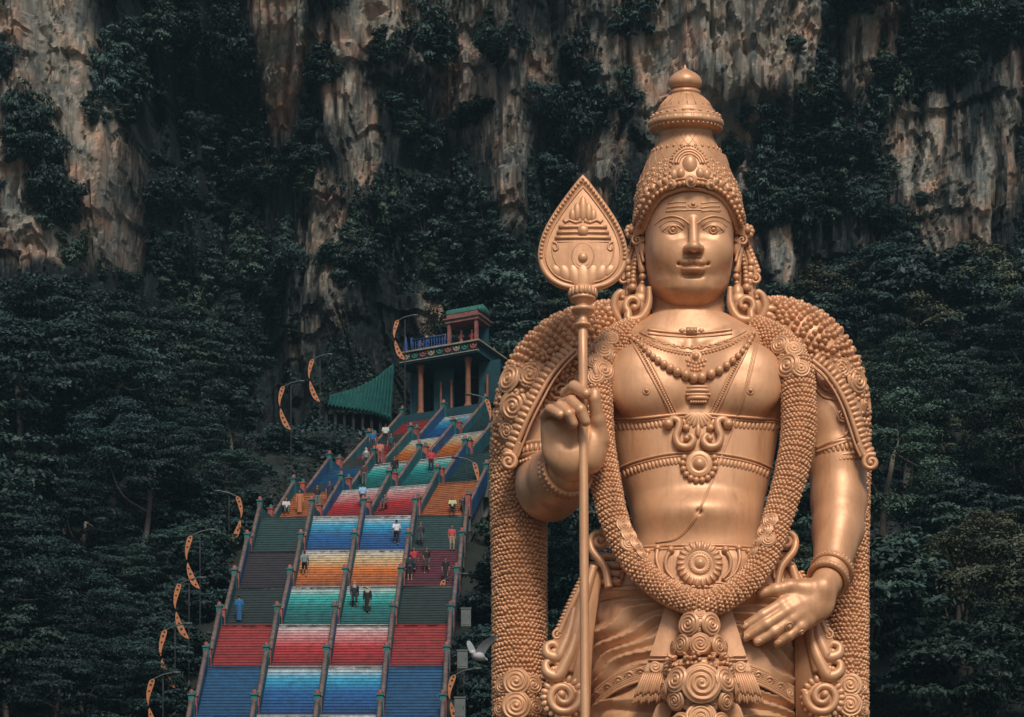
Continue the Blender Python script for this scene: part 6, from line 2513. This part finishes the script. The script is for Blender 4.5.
for px, yt, yb, Y, s, lab in LAMPS:
    top, bt_ = at(px, yt, Y), at(px, yb, Y)
    Hb = top[2] - bt_[2]
    gz_ = float(hill(bt_[0], Y)) - .3
    lp = empty('street_lamp', (bt_[0], Y, gz_))
    tag(lp, lab, 'street lamp', 'lamp posts along the staircase')
    mb = MB()
    mb.sweep([(bt_[0], Y, z) for z in np.linspace(gz_, top[2] - .12, 6)], .04, 10)
    mb.lathe([(.16, 0), (.16, .3), (.08, .45), (.055, .6)], (bt_[0], Y, gz_), 12)
    mb.build('pole', IRON, lp)
    ar = MB()
    xa, xb = bt_[0] + s * .55, bt_[0] - s * .55
    A_ = spline([(xa, Y, top[2] - .18), ((xa + xb) / 2, Y - .05, top[2] + .06), (xb, Y - .1, top[2] + .16)], 14)
    ar.sweep(A_, np.linspace(.035, .05, 14), 8)
    ar.build('arm', GREY, lp)
    hm = MB()
    hm.box((xb - s * .22, Y - .1, top[2] + .17), (.26, .11, .05))
    hm.balls([(xb - s * .22, Y - .1, top[2] + .11)], 1, ICO2, sc=[.2, .09, .04])
    hm.build('lamp_head', GREY, lp)
    # two crescents forming a bow
    cl_ = spline([(s * .50, Hb - .15), (s * .82, Hb * .62), (s * .72, Hb * .42), (s * .35, Hb * .16), (0, 0)], 60)
    d = np.gradient(cl_, axis=0)
    d /= np.linalg.norm(d, axis=1)[:, None]
    nn = np.stack([d[:, 1], -d[:, 0]], -1) * s
    for (i0, i1, wmax, pk) in ((0, 26, .30, .18), (29, 59, .36, .62)):
        t = np.linspace(0, 1, i1 - i0 + 1)
        w_ = wmax * np.where(t < pk, np.sin(t / pk * PI / 2) ** .7, np.cos((t - pk) / (1 - pk) * PI / 2) ** .9) + .02
        c_ = cl_[i0:i1 + 1]
        m_ = nn[i0:i1 + 1]
        outer, inner = c_ + m_ * (w_ * .25)[:, None], c_ - m_ * (w_ * .75)[:, None]
        cm = MB()
        for off, fl_ in ((-.03, False), (.03, True)):
            Gp = np.stack([np.stack([np.array([bt_[0] + q_[0], Y + off, bt_[2] + q_[1]]) for q_ in outer]), np.stack([np.array([bt_[0] + q_[0], Y + off, bt_[2] + q_[1]]) for q_ in inner])], 1)
            cm.grid(Gp, flip=fl_)
        for side_ in (outer, inner):
            cm.grid(np.stack([np.stack([np.array([bt_[0] + q_[0], Y + o_, bt_[2] + q_[1]]) for q_ in side_]) for o_ in (-.03, .03)], 1))
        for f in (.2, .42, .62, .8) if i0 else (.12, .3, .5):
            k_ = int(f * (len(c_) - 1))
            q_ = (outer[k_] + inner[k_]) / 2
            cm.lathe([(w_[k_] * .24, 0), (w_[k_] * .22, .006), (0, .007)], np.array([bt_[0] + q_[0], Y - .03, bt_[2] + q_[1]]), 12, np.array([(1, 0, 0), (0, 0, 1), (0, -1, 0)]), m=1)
        cm.build('ornament', [ORN, HOLE], lp, False)

# pale cabinets beside the stairs
CAB = M('pale_cabinet_paint', (.11, .125, .12), .6, .2, 2.0, .1)
for px, y0, y1, Y, lab in ((466, 609, 627, 157, 'topmost pale grey cabinet beside the stairs near the statue'), (462.5, 651, 669, 150, 'middle pale grey cabinet beside the red flight near the statue'), (460, 698, 719, 144, 'lowest pale grey cabinet beside the blue flight near the statue')):
    b0, t0 = at(px, y1, Y), at(px, y0, Y)
    hgt = t0[2] - b0[2]
    cb_ = empty('utility_cabinet', b0)
    tag(cb_, lab, 'cabinet', 'pale cabinets by the stairs')
    mb = MB()
    mb.box(b0 + [0, 0, hgt * .48], (.31, .25, hgt * .48))
    mb.build('body', CAB, cb_, False)
    mb = MB()
    mb.box(b0 + [0, 0, -1.2], (.33, .28, 1.195))
    mb.build('footing', SOIL, cb_, False)
    mb = MB()
    mb.box(b0 + [0, 0, hgt * .985], (.35, .3, .035))
    mb.build('lid', CAB, cb_, False)
    mb = MB()
    mb.box(b0 + [0, -.262, hgt * .5], (.26, .01, hgt * .4))
    do = mb.build('door', CAB, cb_, False)
    mb = MB()
    mb.box(b0 + [.2, -.285, hgt * .5], (.02, .012, .08))
    mb.build('handle', IRON, do, False)

# a white bird crossing in front of the trees
bc_ = at(478, 656, 62)
bd_ = empty('bird', bc_)
tag(bd_, 'white bird flying past between the stairs and the beaded garland', 'bird')
WHITE = M('white_feathers', (.5, .5, .5), .8, .1, 4)
GREYF = M('grey_feathers', (.30, .32, .32), .8, .15, 4)
sb = SDF((-.4, -.35, -.25), (.4, .35, .25), .012)
sb.mar = .1
sb.ell((0, 0, 0), (.17, .10, .10), k=.03)
sb.ell((-.16, 0, .045), (.05, .045, .045), k=.04)
sb.cone((-.2, 0, .04), (-.235, 0, .03), .018, .006, k=.01)
sb.cone((.1, 0, -.01), (.26, 0, -.03), .05, .025, k=.04)
V, Q = sb.mesh()
mb = MB()
Rb = np.array(Matrix.Rotation(math.radians(50), 3, 'Z').transposed())
mb.add((V * 1.25) @ Rb + bc_, Q)
mb.build('body', WHITE, bd_)
for s_ in (-1, 1):
    mb = MB()
    G = []
    for t in np.linspace(0, 1, 9):
        c = np.array([-.02 + .16 * t * t, s_ * (.06 + .26 * t), .04 + .42 * t - .12 * t * t])
        ch_ = .13 * (1 - .55 * t ** 2)
        G.append([c + np.array([-ch_, 0, .0]), c + np.array([0, 0, .012]), c + np.array([ch_ * .9, 0, -.02])])
    G = (np.array(G) * 1.35) @ Rb + bc_
    mb.grid(G)
    mb.grid(G - [0, 0, .012], flip=True)
    mb.build('wing', GREYF if s_ > 0 else WHITE, bd_)

# ================================================================== PEOPLE
SKIN = M('brown_skin', (.26, .13, .08), .6, .1, 5)
HAIRM = M('black_hair', (.012, .010, .010), .6, .1, 5)
CLOTH = {}


def cloth(c):
    k = tuple(c)
    if k not in CLOTH:
        CLOTH[k] = mat('cloth_%d' % len(CLOTH) if False else 'woven_cloth', c, .85, .15, 6.)
    return CLOTH[k]


def person(feet, rz, label, shirt, pants, pose='stand', hijab=None, short=False, dress=False, hgt=1.7, sleeve=.6, group='visitors on the staircase'):
    s = hgt / 1.7
    sit = pose == 'sit'
    z0 = -.62 if sit else 0
    J = {}
    for sd in (-1, 1):
        if sit:
            J[sd] = [(sd * .10, .06, .92 + z0), (sd * .13, -.38, .98 + z0 + .0), (sd * .12, -.36 - .04, .52 + z0), (sd * .12, -.52, .47 + z0)]
            J[sd] = [(sd * .10, .05, .30), (sd * .14, -.36, .42), (sd * .12, -.40, .02), (sd * .12, -.54, -.02)]
        else:
            st_ = (.16 if pose == 'walk' else .02) * sd
            up = .20 if pose == 'walk' and sd > 0 else 0
            J[sd] = [(sd * .10, 0, .90), (sd * .11, -.05 - max(st_, 0) * .9, .49 + up * .5), (sd * .11, .02 - st_, .08 + up), (sd * .12, -.13 - st_, .035 + up)]
    zt = -.60 if sit else 0
    sh_ = 1.40 + zt
    arms = {}
    for sd in (-1, 1):
        sw_ = .12 * sd if pose == 'walk' else 0
        if sit:
            arms[sd] = [(sd * .19, 0, sh_), (sd * .25, -.10, sh_ - .28), (sd * .14, -.32, sh_ - .38)]
        else:
            arms[sd] = [(sd * .19, 0, sh_), (sd * .24, .03 + sw_, sh_ - .29), (sd * .24, -.06 + sw_ * 1.6, sh_ - .53)]
    h = .026
    lo, hi = (-.42, -.75, -.1), (.42, .4, 1.85 + zt)

    def vol():
        v = SDF(lo, hi, h)
        v.mar = .12
        return v
    b = vol()
    b.ell((0, -.01, 1.585 + zt), (.076, .094, .115), k=.03)
    b.cone((0, -.10, 1.575 + zt), (0, -.115, 1.555 + zt), .012, .017, k=.02)
    b.cone((0, 0, 1.40 + zt), (0, 0, 1.52 + zt), .058, .05, k=.04)
    b.ell((0, 0, 1.20 + zt), (.17, .105, .26), k=.05)
    b.ell((0, .01, .96 + zt if not sit else .34), (.155, .115, .13), k=.06)
    for sd in (-1, 1):
        a = arms[sd]
        b.chain([(a[0], .052), (a[1], .042), (a[2], .03)], k=.03)
        b.ell(np.array(a[2]) + [0, -.01, -.06], (.026, .04, .065), k=.02)
        l = J[sd]
        b.chain([(l[0], .085), (l[1], .057), (l[2], .036)], k=.03)
        b.cone(l[2], l[3], .036, .03, k=.02)
    meshes = [('person', b, SKIN)]
    t = vol()
    t.ell((0, 0, 1.21 + zt), (.188, .122, .25), k=.06)
    t.ell((0, .0, 1.02 + zt), (.172, .13, .10 if not dress else .2), k=.06)
    for sd in (-1, 1):
        a = np.array(arms[sd])
        t.cone(a[0], a[0] + (a[1] - a[0]) * min(1, sleeve * 1.4), .07, .062, k=.04)
        if sleeve > .7:
            t.cone(a[1], a[2], .056, .045, k=.03)
    meshes.append(('shirt', t, cloth(shirt)))
    p = vol()
    if dress:
        p.loft([(.10, 0, 0, .20, .17), (.5, 0, 0, .185, .15), (.9, 0, 0, .165, .13), (1.02, 0, 0, .15, .12)], k=.03)
    else:
        p.ell((0, .0, .93 if not sit else .33), (.168, .13, .11), k=.06)
        for sd in (-1, 1):
            l = np.array(J[sd])
            p.cone(l[0], l[1], .10, .075, k=.04)
            if not short:
                p.cone(l[1], l[2] + [0, 0, .03], .072, .055, k=.03)
    meshes.append(('skirt' if dress else 'trousers', p, cloth(pants)))
    hm = vol()
    if hijab:
        hm.ell((0, .012, 1.60 + zt), (.098, .105, .135), k=.03)
        hm.cone((0, .01, 1.50 + zt), (0, 0, 1.36 + zt), .09, .15, k=.05)
        hm.ell((0, -.12, 1.585 + zt), (.06, .06, .085), k=.02, mode='s')
    else:
        hm.ell((0, .022, 1.625 + zt), (.088, .10, .098), k=.02)
        hm.ell((0, -.13, 1.57 + zt), (.09, .09, .09), k=.02, mode='s')
    meshes.append(('headscarf' if hijab else 'hair', hm, cloth(hijab) if hijab else HAIRM))
    if not sit:
        sm = vol()
        for sd in (-1, 1):
            l = np.array(J[sd])
            sm.cone(l[2] + [0, .03, -.03], l[3] + [0, -.02, 0], .044, .04, k=.02)
        meshes.append(('shoes', sm, cloth((.03, .03, .03)) if sum(pants) > .15 else cloth((.35, .34, .32))))
    c, sn = math.cos(rz), math.sin(rz)
    Rm = np.array([[c, sn, 0], [-sn, c, 0], [0, 0, 1]])
    root = None
    for nm, v, mt in meshes:
        V, Q = v.mesh()
        mb = MB()
        mb.add((V * s) @ Rm + feet, Q)
        if root is None:
            root = mb.build(nm, mt, None, True, loc=feet)
            tag(root, label, 'person', group)
        else:
            mb.build(nm, mt, root)


FOLK = [
    (354.4, 610, 0.1, 'person in grey headscarf and dark clothes descending the teal steps', (.02, .02, .03), (.02, .02, .025), dict(pose='walk', hijab=(.32, .31, .30), sleeve=1)),
    (367.3, 614, -.1, 'person in beige headscarf and black robe descending the teal steps', (.012, .012, .014), (.012, .012, .014), dict(hijab=(.42, .35, .27), sleeve=1, dress=True)),
    (396.5, 546.5, PI, 'person in a white shirt climbing the blue steps, seen from behind', (.62, .64, .68), (.02, .022, .03), dict(pose='walk')),
    (304.4, 578.5, PI, 'person in grey shirt and black shorts climbing beside the inner balustrade', (.16, .22, .22), (.015, .015, .018), dict(pose='walk', short=True)),
    (420.5, 547.5, .1, 'person in dark clothes coming down the dark teal side lane', (.035, .035, .045), (.05, .06, .07), dict(pose='walk', sleeve=1)),
    (452, 551, .2, 'person in pink and red top with beige trousers on the side lane', (.46, .07, .08), (.32, .22, .16), dict()),
    (445.6, 582.5, 0, 'person in a long black outfit standing on the maroon steps', (.013, .014, .016), (.013, .014, .016), dict(sleeve=.5, dress=True, hgt=1.6)),
    (414, 573, -.2, 'person in a bright red shirt coming down the maroon steps', (.42, .04, .05), (.03, .035, .05), dict(pose='walk')),
    (426.5, 573.5, .3, 'person in black top and light headband walking on the maroon steps', (.015, .018, .016), (.05, .045, .05), dict(pose='walk', short=True)),
    (409.8, 582.5, PI, 'person in dark clothes close to the post beside the maroon steps', (.02, .025, .03), (.025, .025, .03), dict(sleeve=1, short=True)),
    (452.5, 515.5, 0, 'person in a yellow and white shirt sitting on the side steps', (.50, .48, .26), (.02, .02, .025), dict(pose='sit')),
    (463, 515.5, .3, 'person in dark clothes sitting beside the one in yellow', (.03, .03, .035), (.04, .035, .04), dict(pose='sit')),
    (385, 510, -.5, 'person with grey top and red bag sitting on the red steps', (.09, .08, .08), (.22, .06, .06), dict(pose='sit')),
    (362.5, 508.5, PI, 'person in a light blue shirt climbing behind the middle post', (.26, .46, .66), (.02, .025, .04), dict()),
    (239, 622, PI, 'person in a bright blue outfit climbing the dark forest-side lane', (.02, .12, .28), (.02, .09, .22), dict(dress=True, sleeve=1)),
    (286, 513, .2, 'person in a white top resting by the forest-side balustrade', (.52, .53, .50), (.10, .12, .12), dict(pose='sit')),
    (299.5, 514.5, 0, 'person in a long orange robe on the forest-side lane', (.42, .15, .07), (.42, .15, .07), dict(dress=True, sleeve=1)),
    (317, 509, .3, 'person with black hair and dark top near the rust orange steps', (.02, .02, .025), (.12, .14, .13), dict()),
    (329.5, 511, 0, 'person in navy clothes standing by the inner balustrade', (.02, .03, .06), (.03, .03, .05), dict(pose='walk')),
    (364, 486, PI, 'person in dark brown top and grey trousers climbing below the temple', (.06, .035, .035), (.10, .11, .11), dict()),
    (394.5, 480.5, 0, 'person all in black walking down the teal upper flight', (.012, .012, .015), (.012, .012, .015), dict(pose='walk', sleeve=1)),
    (431, 473.5, .1, 'person in a scarlet shirt and dark trousers on the upper teal steps', (.50, .035, .06), (.02, .02, .03), dict()),
    (385.5, 446, PI, 'person in a white shirt nearing the top of the stairs', (.48, .52, .48), (.02, .022, .025), dict()),
    (372.5, 452, 0, 'person in a blue shirt near the top outer balustrade', (.02, .12, .30), (.03, .035, .05), dict()),
    (380, 464, PI, 'person in a salmon pink top high on the stairs', (.46, .17, .12), (.25, .08, .07), dict()),
    (391, 461.5, 0, 'person in dark teal clothes high on the stairs', (.02, .06, .07), (.02, .03, .04), dict(pose='walk')),
    (366, 471, 0, 'person in a white cap and grey shirt on the upper side lane', (.16, .18, .17), (.03, .03, .035), dict(hijab=(.5, .5, .46))),
]
for px, py, rz, lab, sh_c, pa_c, kw in FOLK:
    f = on_stairs(px, py)
    if f is None:
        continue
    # stand on the tread under the point
    l, n, i, ds = SBV.ray_cast(Vector(f + [0, .12, .6]), Vector((0, 0, -1)))
    if l is not None:
        f = np.array(l)
    person(f, rz, lab, sh_c, pa_c, **kw)
# ================================================================== ADDED HAZE
hz = MB()
hz.box((0, 105, 60.5), (130, 118, 63.5))  # thin blue volume added to lift and tint the dark tones
m = bpy.data.materials.new('dark_lift_haze')
m.use_nodes = True
nt = m.node_tree
for n in list(nt.nodes):
    nt.nodes.remove(n)
o_ = nt.nodes.new('ShaderNodeOutputMaterial')
pv = nt.nodes.new('ShaderNodeVolumePrincipled')
pv.inputs['Color'].default_value = (.42, .72, .85, 1)
pv.inputs['Density'].default_value = .00015
nt.links.new(pv.outputs[0], o_.inputs['Volume'])
tag(hz.build('added_haze', m, None, False), kind='stuff')
